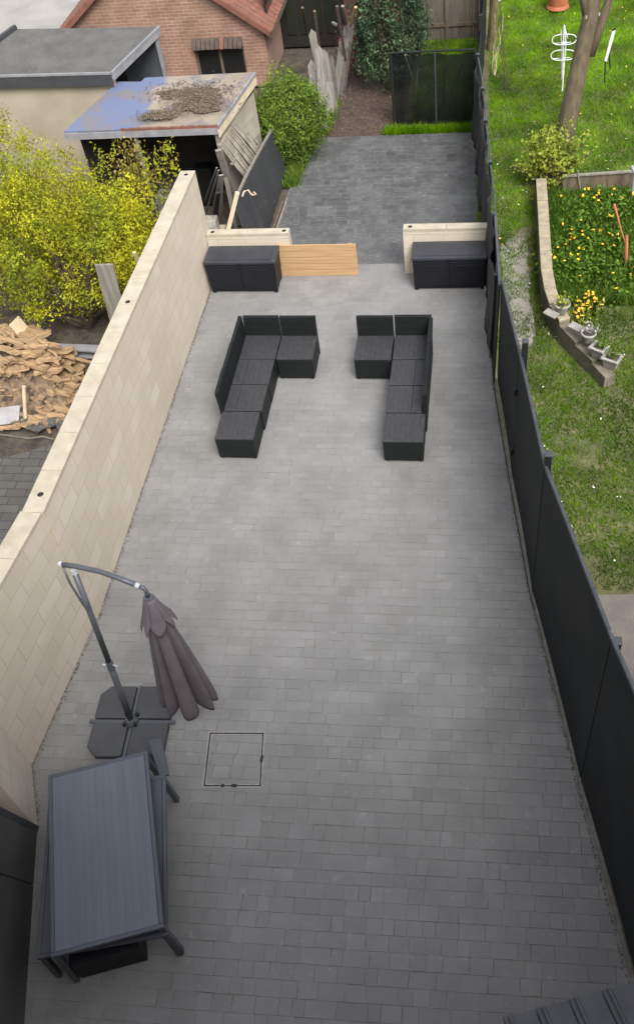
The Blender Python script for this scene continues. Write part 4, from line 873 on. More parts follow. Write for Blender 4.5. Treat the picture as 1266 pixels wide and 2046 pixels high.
# lattice leaning against the shed
t = thing('lath_panel', at(520, 440, 0), 'weathered wooden lath panel leaning against the side of the open shed', 'fence panel')
LA, LB, LC, LD = at(439, 292, 1.75), at(474, 232, 1.75), at(527, 300, .75), at(500, 372, .75)
nl = 15; ln_ = (LB - LA).cross(LD - LA).normalized(); ln_ = ln_ if ln_.z > 0 else -ln_
for k in range(nl):
    f = (k + .5) / nl; a = LA.lerp(LB, f); b = LD.lerp(LC, f); b = b + Vector((random.uniform(-.03, .03), random.uniform(-.03, .03), 0))
    mid = a.lerp(b, .5) + Vector((random.uniform(-.015, .015), random.uniform(-.02, .02), random.uniform(0, .02)))
    mb = MB().beam(a, mid, .052, .014, ln_).beam(mid, b + (b - a) * random.uniform(0, .06), .052, .014, ln_); mb.build('lath', M['lath'], t)
MB().beam(LA + Vector((-.01, 0, .02)), LB + Vector((0, .05, .02)), .07, .04).build('frame_rail', mat('pale_rail', (.42, .37, .28), (.33, .29, .22), 4, .8), t)
for f in (.35, .75): MB().beam(LA.lerp(LD, f) + Vector((0, 0, -.07)), LB.lerp(LC, f) + Vector((0, 0, -.07)), .05, .03).build('cross_rail', M['wood_grey'], t)
for (u0, v0, z0, u1, v1, z1, wd, m, lab) in [(478, 440, .0, 436, 300, 1.8, .10, 'wood_grey', 'thick weathered post leaning at the corner of the open shed'), (410, 400, .4, 433, 335, 1.5, .03, 'fascia', 'thin pale pole leaning left of the shed corner'), (412, 425, .3, 437, 340, 1.6, .035, 'wood_grey', 'bent grey stick leaning by the end of the cream wall'),
        (425, 430, .3, 440, 350, 1.5, .05, 'fascia', 'steel length leaning beside the shed corner post'), (440, 445, .1, 443, 350, 1.4, .06, 'wood_grey', 'upright grey board before the dark shed opening'), (428, 452, .3, 436, 385, 1.2, .07, 'darkwood', 'dark slat leaning behind the low cream wall')]:
    tag(MB().beam(at(u0, v0, z0), at(u1, v1, z1), wd, wd * .4).build('leaning_pole', M[m]), lab, 'pole', 'poles leaning at the shed corner')
p = at(420, 440, .9); tag(MB().box(p.x - .14, p.x + .12, p.y - .1, p.y + .1, .7, .95).build('small_bucket', M['planter'], None, bevel=.03), 'small pale bucket with a dry plant wedged behind the low cream wall', 'bucket')
tag(MB().box(p.x - .15, p.x + .2, p.y - .16, p.y + .2, 0, .69).build('brick_stack', M['render'], None, bevel=.01), 'stack of pale blocks under the small bucket', 'blocks')

# ------------------------------------------------------------ BROKEN PICKET FENCE
t = thing('picket_fence', at(650, 262), 'broken grey board fence with leaning pointed boards beside the soil path', 'fence')
for (u0, v0, u1, v1, z, wd) in [(655, 215, 624, 68, 1.55, .17), (650, 255, 636, 100, 1.5, .16), (640, 262, 622, 130, 1.1, .16), (668, 225, 648, 108, 1.25, .15), (672, 205, 662, 118, 1.1, .10), (660, 235, 655, 150, .8, .16), (676, 190, 694, 56, 1.5, .17), (684, 180, 700, 52, 1.55, .15), (668, 200, 684, 85, 1.2, .15), (675, 180, 676, 112, .8, .12), (648, 266, 640, 165, 1.0, .15)]:
    a = at(u0, v0, 0); b = at(u1, v1, z); d = (b - a).normalized(); x = d.cross(Vector((.35, -.9, .2))).normalized() * wd / 2; n_ = d.cross(x).normalized() * .012; tipn = b + d * .10
    vs = [a - x - n_, a + x - n_, b + x - n_, tipn - n_, b - x - n_, a - x + n_, a + x + n_, b + x + n_, tipn + n_, b - x + n_]
    MB().add(vs, [(0, 1, 2, 3, 4), (9, 8, 7, 6, 5), (0, 5, 6, 1), (1, 6, 7, 2), (2, 7, 8, 3), (3, 8, 9, 4), (4, 9, 5, 0)]).build('picket', mat('silver_board', (.24, .225, .20), (.15, .14, .122), 3, .8, .5, 20, stretch=(8, 8, .7), layers=[((.13, .12, .10), 3, .55, .68, .6, (8, 8, 1))]) if 'silver_board' not in bpy.data.materials else bpy.data.materials['silver_board'], t)
for (u0, v0, z0, u1, v1, z1, m) in [(645, 150, .6, 628, 22, 2.3, 'wood_brown'), (690, 120, .8, 673, 12, 2.2, 'wood_brown'), (672, 50, 1.7, 664, 45, 1.7, 'wood_grey'), (698, 70, 1.2, 684, 12, 2.2, 'wood_grey'), (697, 65, 1.3, 710, 14, 2.2, 'pine'), (612, 60, 1.0, 604, 15, 2.0, 'wood_brown')]:
    SL = {645: 'tall thin brown stake rising before the middle of the dark conservatory', 690: 'tallest bare stake at the right end of the broken board fence', 672: 'short grey stub of wood behind the broken fence', 698: 'grey stake crossing the orange one at the fence end', 697: 'orange new wood stake leaning right at the fence end', 612: 'leftmost brown stake before the dark conservatory'}[u0]
    tag(MB().beam(at(u0, v0, z0), at(u1, v1, z1), .05, .04).build('garden_stake', M[m]), SL, 'stake', 'stakes behind the broken board fence')

# ------------------------------------------------------------ MESH GATE, TIMBER FENCE
gl, gr = at(788, 253), at(946, 251); H = 1.5
t = thing('mesh_gate', gl, 'black windbreak mesh screen on a dark frame at the end of the back patio', 'screen')
gm = gl.lerp(gr, .53)
for p in (gl, gr): MB().tube([p, p + Vector((0, 0, H))], .028, 10).build('post', M['fence'], t)
MB().tube([gm + Vector((0, -.03, 0)), gm + Vector((0, -.03, H))], .018, 10).build('middle_pole', M['fascia_dark'], t)
MB().tube([gl + Vector((0, 0, H)), gm + Vector((0, 0, H + .02)), gr + Vector((0, 0, H + .03))], .02, 10).build('top_rail', M['fence'], t)
def netmat():
    m = mat('black_netting', (.006, .007, .007), (.004, .005, .005), 4, .85, spec=.15); tt = m.node_tree; p = [n for n in tt.nodes if n.type == 'BSDF_PRINCIPLED'][0]; out = [n for n in tt.nodes if n.type == 'OUTPUT_MATERIAL'][0]
    tr = N(tt, 'ShaderNodeBsdfTransparent'); ms = N(tt, 'ShaderNodeMixShader'); ms.inputs[0].default_value = .13; tt.links.new(p.outputs[0], ms.inputs[1]); tt.links.new(tr.outputs[0], ms.inputs[2]); tt.links.new(ms.outputs[0], out.inputs[0]); return m
M['net'] = netmat()
for a, b in ((gl, gm), (gm, gr)):
    vs = []; fs = []; K, Rr = 16, 10
    for k in range(K + 1):
        for j in range(Rr + 1):
            f, h = k / K, j / Rr; q = a.lerp(b, f); vs.append((q.x, q.y + .03 * math.sin(f * math.pi) * math.sin(h * 5 + f * 3) + .02 * math.sin(f * 17), .04 + h * (H - .05 - .05 * math.sin(f * math.pi) * (h))))
    fs = [(k * (Rr + 1) + j, (k + 1) * (Rr + 1) + j, (k + 1) * (Rr + 1) + j + 1, k * (Rr + 1) + j + 1) for k in range(K) for j in range(Rr)]
    MB().add(vs, fs).build('netting', M['net'], t, smooth=True)
for (u0, v0, u1, v1, m, z0, z1) in [(832, 160, 826, 232, 'white', .9, .1), (886, 160, 884, 235, 'fascia_dark', .9, .05), (912, 175, 922, 150, 'pink_petal', .5, .8), (806, 130, 822, 180, 'wood_grey', 1.1, .7)]:
    tag(MB().tube([at(u0, v0 - 6, z0) + Vector((0, .35, 0)), at(u1, v1 - 6, z1) + Vector((0, .35, 0))], .012, 6).build('thin_cane', M[m]), {832: 'thin white cane behind the left half of the black mesh', 886: 'dark cane behind the right half of the black mesh', 912: 'short pinkish stick behind the right half of the black mesh', 806: 'slanting grey cane at the left edge of the black mesh'}[u0], 'cane', 'canes behind the black mesh screen')
fy = 22.62
t = thing('timber_fence', (-.78, fy, 0), 'old brown vertical board fence at the far end behind the black mesh', 'fence')
for k in range(14):
    x = -1.9 + k * .125; MB().box(x + .003, x + .122, fy + (k % 2) * .006, fy + .025 + (k % 2) * .006, .0, 1.9 + random.uniform(-.02, .02)).build('board', mat('old_fence_board', (.13, .11, .085), (.085, .07, .055), 3, .85, .5, 20, stretch=(8, 8, .6)) if k == 0 else bpy.data.materials['old_fence_board'], t, bevel=.003)
MB().box(-1.05, -.97, fy - .05, fy - .002, 0, 1.95).build('post', M['wood_brown'], t); MB().box(-1.9, -.15, fy - .03, fy - .003, .3, .38).build('rail', M['wood_brown'], t)
t = thing('boundary_post_fence', (-.15, 19, 0), 'dark post and rail continuing the boundary beyond the black mesh', 'fence')
for (x, y, z) in [(-.20, 19.6, 1.7), (-.17, 21.2, 1.7), (-.15, 22.6, 1.75)]: MB().box(x - .04, x + .04, y - .04, y + .04, 0, z).build('post', M['darkwood'], t)
for (a, b) in (((-.235, 18.25), (-.2, 19.55)), ((-.2, 19.65), (-.17, 21.15)), ((-.17, 21.25), (-.15, 22.55))):
    MB().hexa([(a[0], a[1], .05), (a[0] + .03, a[1], .05), (b[0] + .03, b[1], .05), (b[0], b[1], .05)], [(a[0], a[1], 1.45), (a[0] + .03, a[1], 1.45), (b[0] + .03, b[1], 1.45), (b[0], b[1], 1.45)]).build('panel', M['fence'], t)
t = thing('old_trunk_post', (.05, 21.4, 0), 'mossy old timber post with dry climber stems at the lawn corner', 'post')
MB().tube([(.02, 22.0, 0), (.06, 22.0, 1.0), (.02, 22.0, 2.2)], [.11, .10, .12], 9).build('post', mat('mossy_bark', (.15, .13, .05), (.09, .08, .04), 6, .9, .8), t)
mb = MB(); grow(mb, (.1, 20.6, 0), [(.10 + random.uniform(-.12, .18), 20.8 + random.uniform(-.5, .6), random.uniform(.5, 1.3)) for _ in range(5)], .006, .003, .05); mb.build('stem', M['wood_cream'], t)

# ------------------------------------------------------------ TREES AND BUSHES
def bush(name, label, cat, c, rad, ncl, per, spread, lsize, m, base, tips=10, r0=.03, shell=.5, noise=.18, zmin=.05, extra=None, group=None, aspect=.55):
    t = thing(name, (base[0], base[1], 0), label, cat, group)
    P, tone, C = clumps(c, rad, ncl, per, spread, shell, noise=noise); k = P[:, 2] > zmin; P, tone = P[k], tone[k]
    if extra is not None:
        P = np.concatenate([P, extra[0]]); tone = np.concatenate([tone, extra[1]])
    leaf_mesh('foliage', P, lsize, m, t, tone, aspect=aspect)
    mb = MB(); sel = C[RNG.choice(len(C), tips, replace=False)]; grow(mb, base, [tuple(np.maximum(q, (-99, -99, .25))) for q in sel], r0, .006); mb.build('stem', M['twig'], t)
    return t
# big yellow green bush: several lobes
lobes = [((-6.55, 11.9, 1.35), (1.15, .95, .95)), ((-7.7, 12.2, 1.45), (1.2, 1.1, 1.0)), ((-6.2, 12.7, 1.25), (.85, .8, .8)), ((-7.3, 13.3, 1.35), (1.3, .9, .85)), ((-8.3, 13.3, 1.2), (1.1, .9, .95)), ((-5.6, 12.3, 1.25), (.45, .7, .65)), ((-8.6, 14.3, 1.5), (1.2, .8, 1.0))]
EP = []; ET = []
for c, r in lobes[1:]:
    P, tn, C = clumps(c, r, 175, 58, .085, .40, noise=.28); EP.append(P); ET.append(tn)
# upright shoots rising out of the crown
for k in range(90):
    x, y = RNG.uniform(-8.6, -5.4), RNG.uniform(11.8, 14.0); z0 = 1.9 if x < -6 else 1.5; L = RNG.uniform(.3, .8); n = 34
    q = RNG.uniform(0, 1, n)[:, None]; d = np.array([RNG.normal(0, .12), RNG.normal(0, .1), L]); EP.append(np.array([x, y, z0]) + q * d + RNG.normal(0, .025, (n, 3))); ET.append(RNG.uniform(.8, 1.3, n))
EP = np.concatenate(EP); ET = np.concatenate(ET)
k = (EP[:, 0] < -4.98) & (EP[:, 2] > .5) & (EP[:, 1] > 11.0); EP, ET = EP[k], ET[k]
bush('yellow_green_bush', 'large yellow green flowering bush in the neighbouring garden left of the cream wall', 'bush', lobes[0][0], lobes[0][1], 210, 58, .085, .048, M['leaf_yellow'], (-6.6, 11.95), 44, .045, extra=(EP, ET), zmin=.55)
c_ = at(272, 320, 1.9)
bush('rusty_shrub', 'thin shrub with rusty yellow leaves rising behind the yellow green bush', 'shrub', (c_.x, c_.y, 1.6), (.55, .4, .55), 60, 26, .07, .05, mat('rusty_leaf', (.34, .24, .04), (.24, .22, .05), 2, .6, tone=True, transl=.3), (c_.x, c_.y), 16, .018, shell=.4, noise=.3)
p0 = at(355, 400, .2); t = thing('twiggy_shoot', (p0.x, p0.y, 0), 'single thin leafy shoot in front of the dark shed opening', 'plant'); tp = [at(333, 380, 1.5), at(345, 340, 1.7), at(325, 310, 2.0), at(338, 298, 2.1), at(305, 380, 1.5)]
mb = MB(); grow(mb, (p0.x, p0.y, 0), [tuple(q) for q in tp], .010, .004, .03); mb.build('stem', M['twig'], t)
P = np.concatenate([np.array(tp[i]) + RNG.normal(0, 1, (34, 3)) * (.07, .07, .10) for i in range(5)]); leaf_mesh('foliage', P, .06, M['leaf_yellow'], t)

# leaning boards by the bush
for (u0, v0, z0, u1, v1, z1, wd, m, nm, lab) in [(262, 735, .05, 208, 528, 2.0, .18, 'wood_grey', 'grey_plank', 'wide grey plank leaning upright beside the cream wall'), (300, 580, .9, 268, 504, 1.9, .05, 'wood_cream', 'thin_stake', 'thin pale stake between the bush and the cream wall'),
        (70, 690, .3, 28, 640, .75, .24, 'wood_cream', 'pale_board', 'short pale board lying against the wood heap'), (95, 693, .25, 196, 697, .3, .16, 'fascia', 'metal_gutter', 'grey metal gutter length lying across beside the wood heap'), (95, 706, .15, 200, 712, .15, .12, 'fascia', 'grey_beam', 'grey beam lying on the ground under the gutter length'),
        (86, 700, .55, 190, 726, .25, .05, 'split', 'long_batten', 'long brown batten on top of the wood heap toward the wall')]:
    tag((MB().beam(at(u0, v0, z0), at(u1, v1, z1), .26, .035, Vector((.15, -1, .3))) if nm == 'grey_plank' else MB().beam(at(u0, v0, z0), at(u1, v1, z1), wd, .03)).build(nm, M[m], None, bevel=.004), lab, 'plank')

# wood heap
t0 = Vector((at(70, 780, .2))); heap = []
def logpiece(i):
    L = random.uniform(.25, .62); w_, h_ = random.uniform(.05, .13), random.uniform(.014, .04); mb = MB()
    n = 5; off = [(random.uniform(-.015, .015), random.uniform(-.012, .012)) for _ in range(n + 1)]; vs = []
    for j in range(n + 1):
        x = (j / n - .5) * L; s_ = random.uniform(.75, 1.1) * (1 if 0 < j < n else random.uniform(.5, .95)); oy, oz = off[j]
        vs += [(x, oy - w_ / 2 * s_, oz - h_ / 2 * s_), (x, oy + w_ / 2 * s_ * random.uniform(.7, 1), oz - h_ / 2), (x + random.uniform(-.02, .02), oy + w_ / 2 * .6 * s_, oz + h_ / 2 * s_), (x, oy - w_ / 2 * .7 * s_, oz + h_ / 2 * random.uniform(.6, 1.2))]
    fs = [(0, 1, 2, 3), tuple(n * 4 + k for k in (3, 2, 1, 0))]
    for j in range(n):
        for k in range(4): fs.append((j * 4 + k, (j + 1) * 4 + k, (j + 1) * 4 + (k + 1) % 4, j * 4 + (k + 1) % 4))
    return MB().add(vs, fs)
protos = [logpiece(i).build('split_log', M['split']) for i in range(14)]
cA, cB = at(40, 690, .55), at(60, 800, .1)
cnt = 0
def heapz(u, v): return None
for i in range(330):
    f = random.random(); u = random.uniform(-30, 175); v = random.uniform(652, 850)
    if u > 60 + (v - 640) * 1.1 and v < 740: continue
    if u > 172 - max(0, v - 740) * .35: continue
    edge = min(1, (172 - u) / 70); up = max(0, 1 - abs((v - 690) / 120)); z = .05 + .62 * up * edge + random.uniform(-.06, .05)
    p = at(u, v, max(.03, z)); 
    if p.x > -5.1: continue
    o = protos[cnt] if cnt < 14 else protos[random.randrange(14)].copy()
    if cnt >= 14: COL.objects.link(o)
    cnt += 1; o.name = 'split_log'; o.location = p; o.rotation_euler = (random.uniform(-.4, .4), random.uniform(-.22, .22), random.gauss(-.3, .42))
    tag(o, 'rough split piece of firewood in the heap beside the cream wall', 'firewood', 'split logs in the wood heap')
hp = [at(u, v, 0) for u, v in [(-60, 665), (70, 665), (178, 735), (150, 830), (60, 850), (-60, 830)]]
hc = sum(hp, Vector()) / 6; mb = MB(); n = 6
mb.add([tuple(p) for p in hp] + [tuple(hc.lerp(p, .55) + Vector((0, 0, .32))) for p in hp] + [tuple(hc + Vector((0, 0, .42)))], [(i, (i + 1) % 6, (i + 1) % 6 + 6, i + 6) for i in range(6)] + [(i + 6, (i + 1) % 6 + 6, 12) for i in range(6)])
structure('soil_mound', mb, mat('wood_chips', (.22, .15, .09), (.10, .07, .045), 14, .95, 1.0, 40, layers=[((.03, .02, .015), 7, .52, .6, .8, (1, 1, 1))]))
p = at(52, 845, 0); q = at(48, 772, .62); tag(MB().tube([p, q], .028, 10).build('wooden_pole', M['wood_cream']), 'round pale tool handle sticking up from the wood heap', 'tool handle')
for (u, v, s_, r, m, lab) in [(6, 832, .26, .2, 'fascia', 'pale grey sheet of card at the lower left of the wood heap'), (30, 785, .30, -.2, 'fascia', 'curled grey sheet lying in the wood heap by the handle')]:
    p = at(u, v, .12); tag(MB().box(-s_, s_, -s_ * .6, s_ * .6, 0, .015, Matrix.Translation(p) @ Matrix.Rotation(r, 4, 'Z') @ Matrix.Rotation(.25, 4, 'X')).build('grey_sheet', mat('pale_sheet', (.36, .35, .36), (.26, .25, .25), 4, .7) if u == 6 else bpy.data.materials['pale_sheet']), lab, 'sheet')
tag(MB().tube([at(u, v, .03) for u, v in [(0, 868), (30, 872), (60, 876), (85, 872), (110, 878)]], .012, 6).build('cable', M['stone']), 'pale cable lying on the dark yard paving', 'cable')
for i, (u, v) in enumerate([(40, 845), (70, 858), (95, 850), (110, 838), (125, 855)]):
    p = at(u, v, .05); tag(MB().box(-.13, .13, -.07, .07, 0, .05, Matrix.Translation(p) @ Matrix.Rotation(random.uniform(-1, 1), 4, 'Z') @ Matrix.Rotation(random.uniform(-.3, .3), 4, 'X')).build('rubble_piece', M['yard'], None, bevel=.02, seg=1), ['leftmost dark rubble lump below the wood heap, by the pole', 'second dark rubble lump from the left below the wood heap, nearest the cable', 'middle dark rubble lump below the wood heap', 'rightmost dark rubble lump under the lowest logs, against the cream wall', 'dark rubble lump lying between the cable and the cream wall'][i], 'rubble', 'rubble below the wood heap')

# round green bush
bc_ = at(572, 215, .75)
bush('round_green_bush', 'dense fresh green bush between the open shed and the broken board fence', 'bush', (-3.93, 17.45, .78), (.72, .78, .82), 330, 48, .075, .055, M['leaf_green'], (-3.95, 17.4), 20, .03, shell=.55, noise=.10, zmin=.0)
# conifer
t = thing('conifer', (-2.15, 20.3, 0), 'tall dark green conifer with silvery sprays left of the far timber fence', 'tree')
P = []; T = []
for k in range(620):
    h = RNG.uniform(.25, 4.6); rr = np.interp(h, [.25, .6, 1.2, 2.4, 3.6, 4.6], [.45, .66, .80, .84, .62, .25]); th = RNG.uniform(0, 2 * np.pi); r = rr * (RNG.uniform(.55, 1.0)) * (1 + .12 * np.sin(3 * th + h * 2.2))
    c = np.array([-2.15 + .05 * h - .05 + r * np.cos(th), 20.3 + r * np.sin(th), h]); P.append(c + RNG.normal(0, 1, (52, 3)) * (.075, .075, .10)); T.append(np.full(52, RNG.uniform(.35, 2.1)) * RNG.uniform(.75, 1.3, 52))
leaf_mesh('foliage', np.concatenate(P), .065, M['leaf_dark'], t, np.concatenate(T), droop=.3, aspect=.45)
MB().tube([(-2.15, 20.3, 0), (-2.1, 20.3, 2), (-2.0, 20.3, 4.4)], [.11, .08, .03], 10).build('trunk', M['trunk'], t)
mb = MB(); grow(mb, (-2.15, 20.3, .2), [tuple(np.concatenate(P)[i * 900]) for i in range(20)], .03, .006, .03); mb.build('branch', M['twig'], t)
# pinkish shrub behind the pickets
p = at(712, 100, .6); bush('reddish_shrub', 'small shrub with reddish leaves between the broken fence and the conifer', 'shrub', (p.x - .1, p.y + .1, .65), (.28, .5, .65), 46, 20, .07, .05, M['pink_petal'], (p.x, p.y), 10, .014, shell=.3)

# tree with leaning trunk on the lawn
tb = at(1118, 330, 0); tb = Vector((1.42, 16.6, 0))
t = thing('leaning_tree', tb, 'leaning tree with bare forked trunk on the green lawn', 'tree')
def tp_(u, v, y): return onY(u, v, y)
pts = [Vector((1.33, 16.55, 0)), tp_(1133, 240, 16.65), tp_(1157, 130, 16.8), tp_(1178, 40, 17.0), tp_(1190, -60, 17.1), tp_(1195, -200, 17.2)]
MB().tube(pts, [.20, .17, .155, .145, .12, .08], 16).build('trunk', M['trunk'], t, smooth=True)
p2 = [tp_(1176, 110, 16.85), tp_(1198, 50, 16.95), tp_(1220, -10, 17.0), tp_(1240, -90, 17.1)]
MB().tube(p2, [.10, .085, .07, .05], 12).build('limb', M['trunk'], t, smooth=True)
MB().tube([tp_(1178, 60, 17.0), tp_(1160, -20, 17.0), tp_(1130, -120, 17.1)], [.09, .06, .04], 12).build('limb', M['trunk'], t, smooth=True)
P, tn, C = clumps((1.9, 17.4, 6.0), (1.4, 1.2, .8), 60, 30, .14, .4); leaf_mesh('crown', P, .06, M['leaf_pale'], t, tn)
mb = MB(); grow(mb, pts[4], [tuple(q) for q in C[:24]], .04, .008, .05); mb.build('branch', M['twig'], t)
for (u, v) in [(1170, 34), (1196, 28)]:
    p = tp_(u, v, 16.72); MB().box(p.x - .015, p.x + .015, p.y - .02, p.y, p.z - .03, p.z + .03).build('cut_scar', M['planter'], t, bevel=.02)
# leafy shrub at the foot of the tree
P, tn, C = clumps((1.12, 16.0, .60), (.46, .42, .45), 80, 26, .06, .35, noise=.3)
EP = []; ET = []; tipl = [(.62, 15.9, .85), (.45, 15.8, .6), (.78, 15.9, .95), (1.75, 16.2, .95), (1.85, 16.1, .62), (1.45, 16.3, 1.2), (1.0, 15.9, 1.15), (1.65, 16.1, .45), (1.15, 15.7, .1)]
for q in tipl:
    k_ = RNG.uniform(.4, 1, 70)[:, None]; EP.append(np.array([1.12, 16.0, .25]) * (1 - k_) + np.array(q) * k_ + RNG.normal(0, .055, (70, 3))); ET.append(RNG.uniform(.8, 1.3, 70))
t = thing('leafy_shrub', (1.12, 15.95, 0), 'spreading pale green shrub at the foot of the leaning tree', 'shrub')
leaf_mesh('foliage', np.concatenate([P] + EP), .062, M['leaf_pale'], t, np.concatenate([tn] + ET), aspect=.7)
mb = MB(); grow(mb, (1.12, 15.98, 0), tipl + [tuple(q) for q in C[:14]], .025, .006, .05); mb.build('stem', M['twig'], t)

# ------------------------------------------------------------ CURVED RETAINING WALL
t = thing('retaining_wall', (.95, 14, 0), 'curved low stone wall edging the flower bed on the lawn', 'wall')
cl = [at(u, v, .42) for u, v in [(1080, 356), (1083, 400), (1086, 450), (1089, 500), (1091, 535), (1098, 575), (1108, 605), (1128, 635), (1160, 668), (1195, 700), (1222, 728)]]
for i in range(len(cl) - 1):
    a, b = cl[i], cl[i + 1]; nseg = 1 if i > 5 else 2; hh = .42 if i < 6 else .40 - .05 * (i - 6)
    d0 = (cl[min(i + 1, len(cl) - 1)] - cl[max(i - 1, 0)]).normalized(); d1 = (cl[min(i + 2, len(cl) - 1)] - cl[i]).normalized(); w2 = .085
    n0, n1 = Vector((d0.y, -d0.x, 0)) * w2, Vector((d1.y, -d1.x, 0)) * w2
    def Z(p, z): return Vector((p.x, p.y, z))
    MB().hexa([Z(a - n0 * 1.1, 0), Z(a + n0 * 1.1, 0), Z(b + n1 * 1.1, 0), Z(b - n1 * 1.1, 0)], [Z(a - n0, hh - .05), Z(a + n0, hh - .05), Z(b + n1, hh - .05), Z(b - n1, hh - .05)]).build('stonework', M['stone'], t, bevel=.006)
    if i < 7:
        for k in range(2):
            k0, k1 = k / 2 + .012, (k + 1) / 2 - .012; jz = random.uniform(-.004, .004)
            q0, q1 = a.lerp(b, k0), a.lerp(b, k1); m0, m1 = n0.lerp(n1, k0) * 1.08, n0.lerp(n1, k1) * 1.08
            MB().hexa([Z(q0 - m0, hh - .048), Z(q0 + m0, hh - .048), Z(q1 + m1, hh - .048), Z(q1 - m1, hh - .048)], [Z(q0 - m0, hh + jz), Z(q0 + m0, hh + jz), Z(q1 + m1, hh + jz), Z(q1 - m1, hh + jz)]).build('cap_stone', mat('cap_stone', (.34, .285, .20), (.25, .21, .15), 7, .9, .5, 30, layers=[((.13, .12, .07), 4, .55, .68, .6, (1, 1, 1))]) if 'cap_stone' not in bpy.data.materials else bpy.data.materials['cap_stone'], t, bevel=.008)
# planters at the lower end
def planter(u, v, z, r, square, label, rz=0, plant='leaf_green', n=90):
    p = at(u, v, z); t = thing('stone_planter', (p.x, p.y, z - .2), label, 'planter', 'weathered planters on the low end of the curved wall', rz); k = dict(parent=t, world=False)
    if square:
        MB().box(-r, r, -r * .8, r * .8, 0, .17, tx=.03, ty=.03).build('bowl', M['planter'], bevel=.008, **k)
        for q in ((-r - .02, r + .02, -r * .8 - .02, -r * .8 + .02), (-r - .02, r + .02, r * .8 - .02, r * .8 + .02), (-r - .02, -r + .02, -r * .8 + .02, r * .8 - .02), (r - .02, r + .02, -r * .8 + .02, r * .8 - .02)): MB().box(*q, .17, .20).build('rim', M['planter'], bevel=.005, **k)
    else:
        MB().lathe([(.001, 0), (r * .55, 0), (r * .7, .05), (r * .95, .15), (r * 1.12, .18), (r * 1.12, .205), (r * .92, .205), (r * .88, .14), (.001, .13)], (0, 0, 0), 22).build('bowl', M['planter'], smooth=True, **k)
    MB().lathe([(r * .85, .15), (.001, .165)], (0, 0, .02), 12).build('compost', M['soil'], **k)
    Pq = RNG.normal(0, 1, (n, 3)) * (r * .5, r * .5, .05) + (r * .2, .03, .24); Pw = Pq
    o = leaf_mesh('foliage', Pw, .05, M[plant], None); o.parent = t
    return t
planter(1122, 606, .58, .115, False, 'round stone bowl planter, topmost of the row on the curved wall', plant='leaf_pale')
planter(1175, 664, .52, .105, False, 'round stone planter with grey foliage in the middle of the row', plant='planter', n=60)
planter(1196, 692, .46, .10, True, 'square stone planter beside the lowest one on the curved wall', -.6)
planter(1222, 712, .40, .115, True, 'lowest square stone planter at the end of the curved wall', -.5)
for (u, v, lab) in [(1100, 628, 'pale angled coping slab under the topmost bowl planter'), (1150, 655, 'pale angled slab between two planters on the curved wall')]:
    p = at(u, v, .44); tag(MB().box(-.11, .11, -.065, .065, 0, .03, Matrix.Translation(p) @ Matrix.Rotation(-.7, 4, 'Z') @ Matrix.Rotation(.12, 4, 'X')).build('coping_slab', M['planter'], None, bevel=.006), lab, 'slab')
# yellow plants beside planters
def flowers(name, label, pts, rad, nl, nf, lsize=.05, fs=.035, leafm='leaf_bed', col='yellow_petal', h=.25, group=None):
    c = pts; t = thing(name, (c[0], c[1], 0), label, 'plant', group)
    P = np.stack([c[0] + RNG.normal(0, rad, nl), c[1] + RNG.normal(0, rad, nl), np.abs(RNG.normal(h * .5, h * .35, nl))], 1); leaf_mesh('foliage', P, lsize, M[leafm], t)
    F = np.stack([c[0] + RNG.normal(0, rad * .9, nf), c[1] + RNG.normal(0, rad * .9, nf), h + RNG.uniform(0, h * .4, nf)], 1); leaf_mesh('blossom', np.repeat(F, 3, 0) + RNG.normal(0, .008, (nf * 3, 3)), fs, M[col], t, upbias=3, aspect=1)
    mb = MB()
    for q in F[:14]: mb.tube([(q[0], q[1], 0), tuple(q)], .004, 4, False)
    mb.build('stem', M['leaf_bed'], t); return t
bed = [(1150, 400), (1160, 425), (1185, 400), (1210, 395), (1235, 392), (1150, 440), (1140, 470), (1160, 480), (1185, 470), (1245, 405), (1215, 430), (1165, 515), (1190, 520), (1230, 540), (1248, 560), (1200, 500), (1225, 480), (1250, 500), (1110, 515), (1150, 545)]
names = ['far left by the shrub', 'far middle', 'by the plank edging', 'below the plank edging', 'right of the plank edging', 'near the wall top', 'beside the wall', 'centre left', 'centre', 'far right', 'behind the red stick', 'densest orange cluster', 'front centre', 'front right', 'frontmost right', 'middle by the red stick', 'under the red stick', 'right edge', 'touching the wall with orange blooms', 'front left near the wall']
for i, (u, v) in enumerate(bed):
    p = at(u, v, .2); flowers('marigold', 'leafy clump with yellow orange flowers in the bed, ' + names[i], (p.x, p.y), .17, 260, (3, 1, 6, 2)[i % 4], h=.24, group='yellow flowers in the bed', fs=(.04, .028, .036)[i % 3], lsize=.07)
for i, (u, v) in enumerate([(1165, 625), (1190, 600)]):
    p = at(u - 12, v + 5, .2); flowers('yellow_plant', ['yellow leaved plant spilling beside the topmost planter', 'low yellow green plant behind the planters'][i], (p.x, p.y), .10, 120, 14, leafm='leaf_pale', h=.25, fs=.04)
def bedleaf(n):
    u = RNG.uniform(0, 1, n); v = RNG.uniform(0, 1, n); x = 1.05 + 1.9 * u; y = 12.4 + 3.3 * v; return np.stack([x, y, np.full(n, -.01)], 1)
grass('bed_foliage', bedleaf, 20000, .16, .016, M['leaf_bed'], tone=lambda P: .75 + .4 * patchy(P * 2.2))
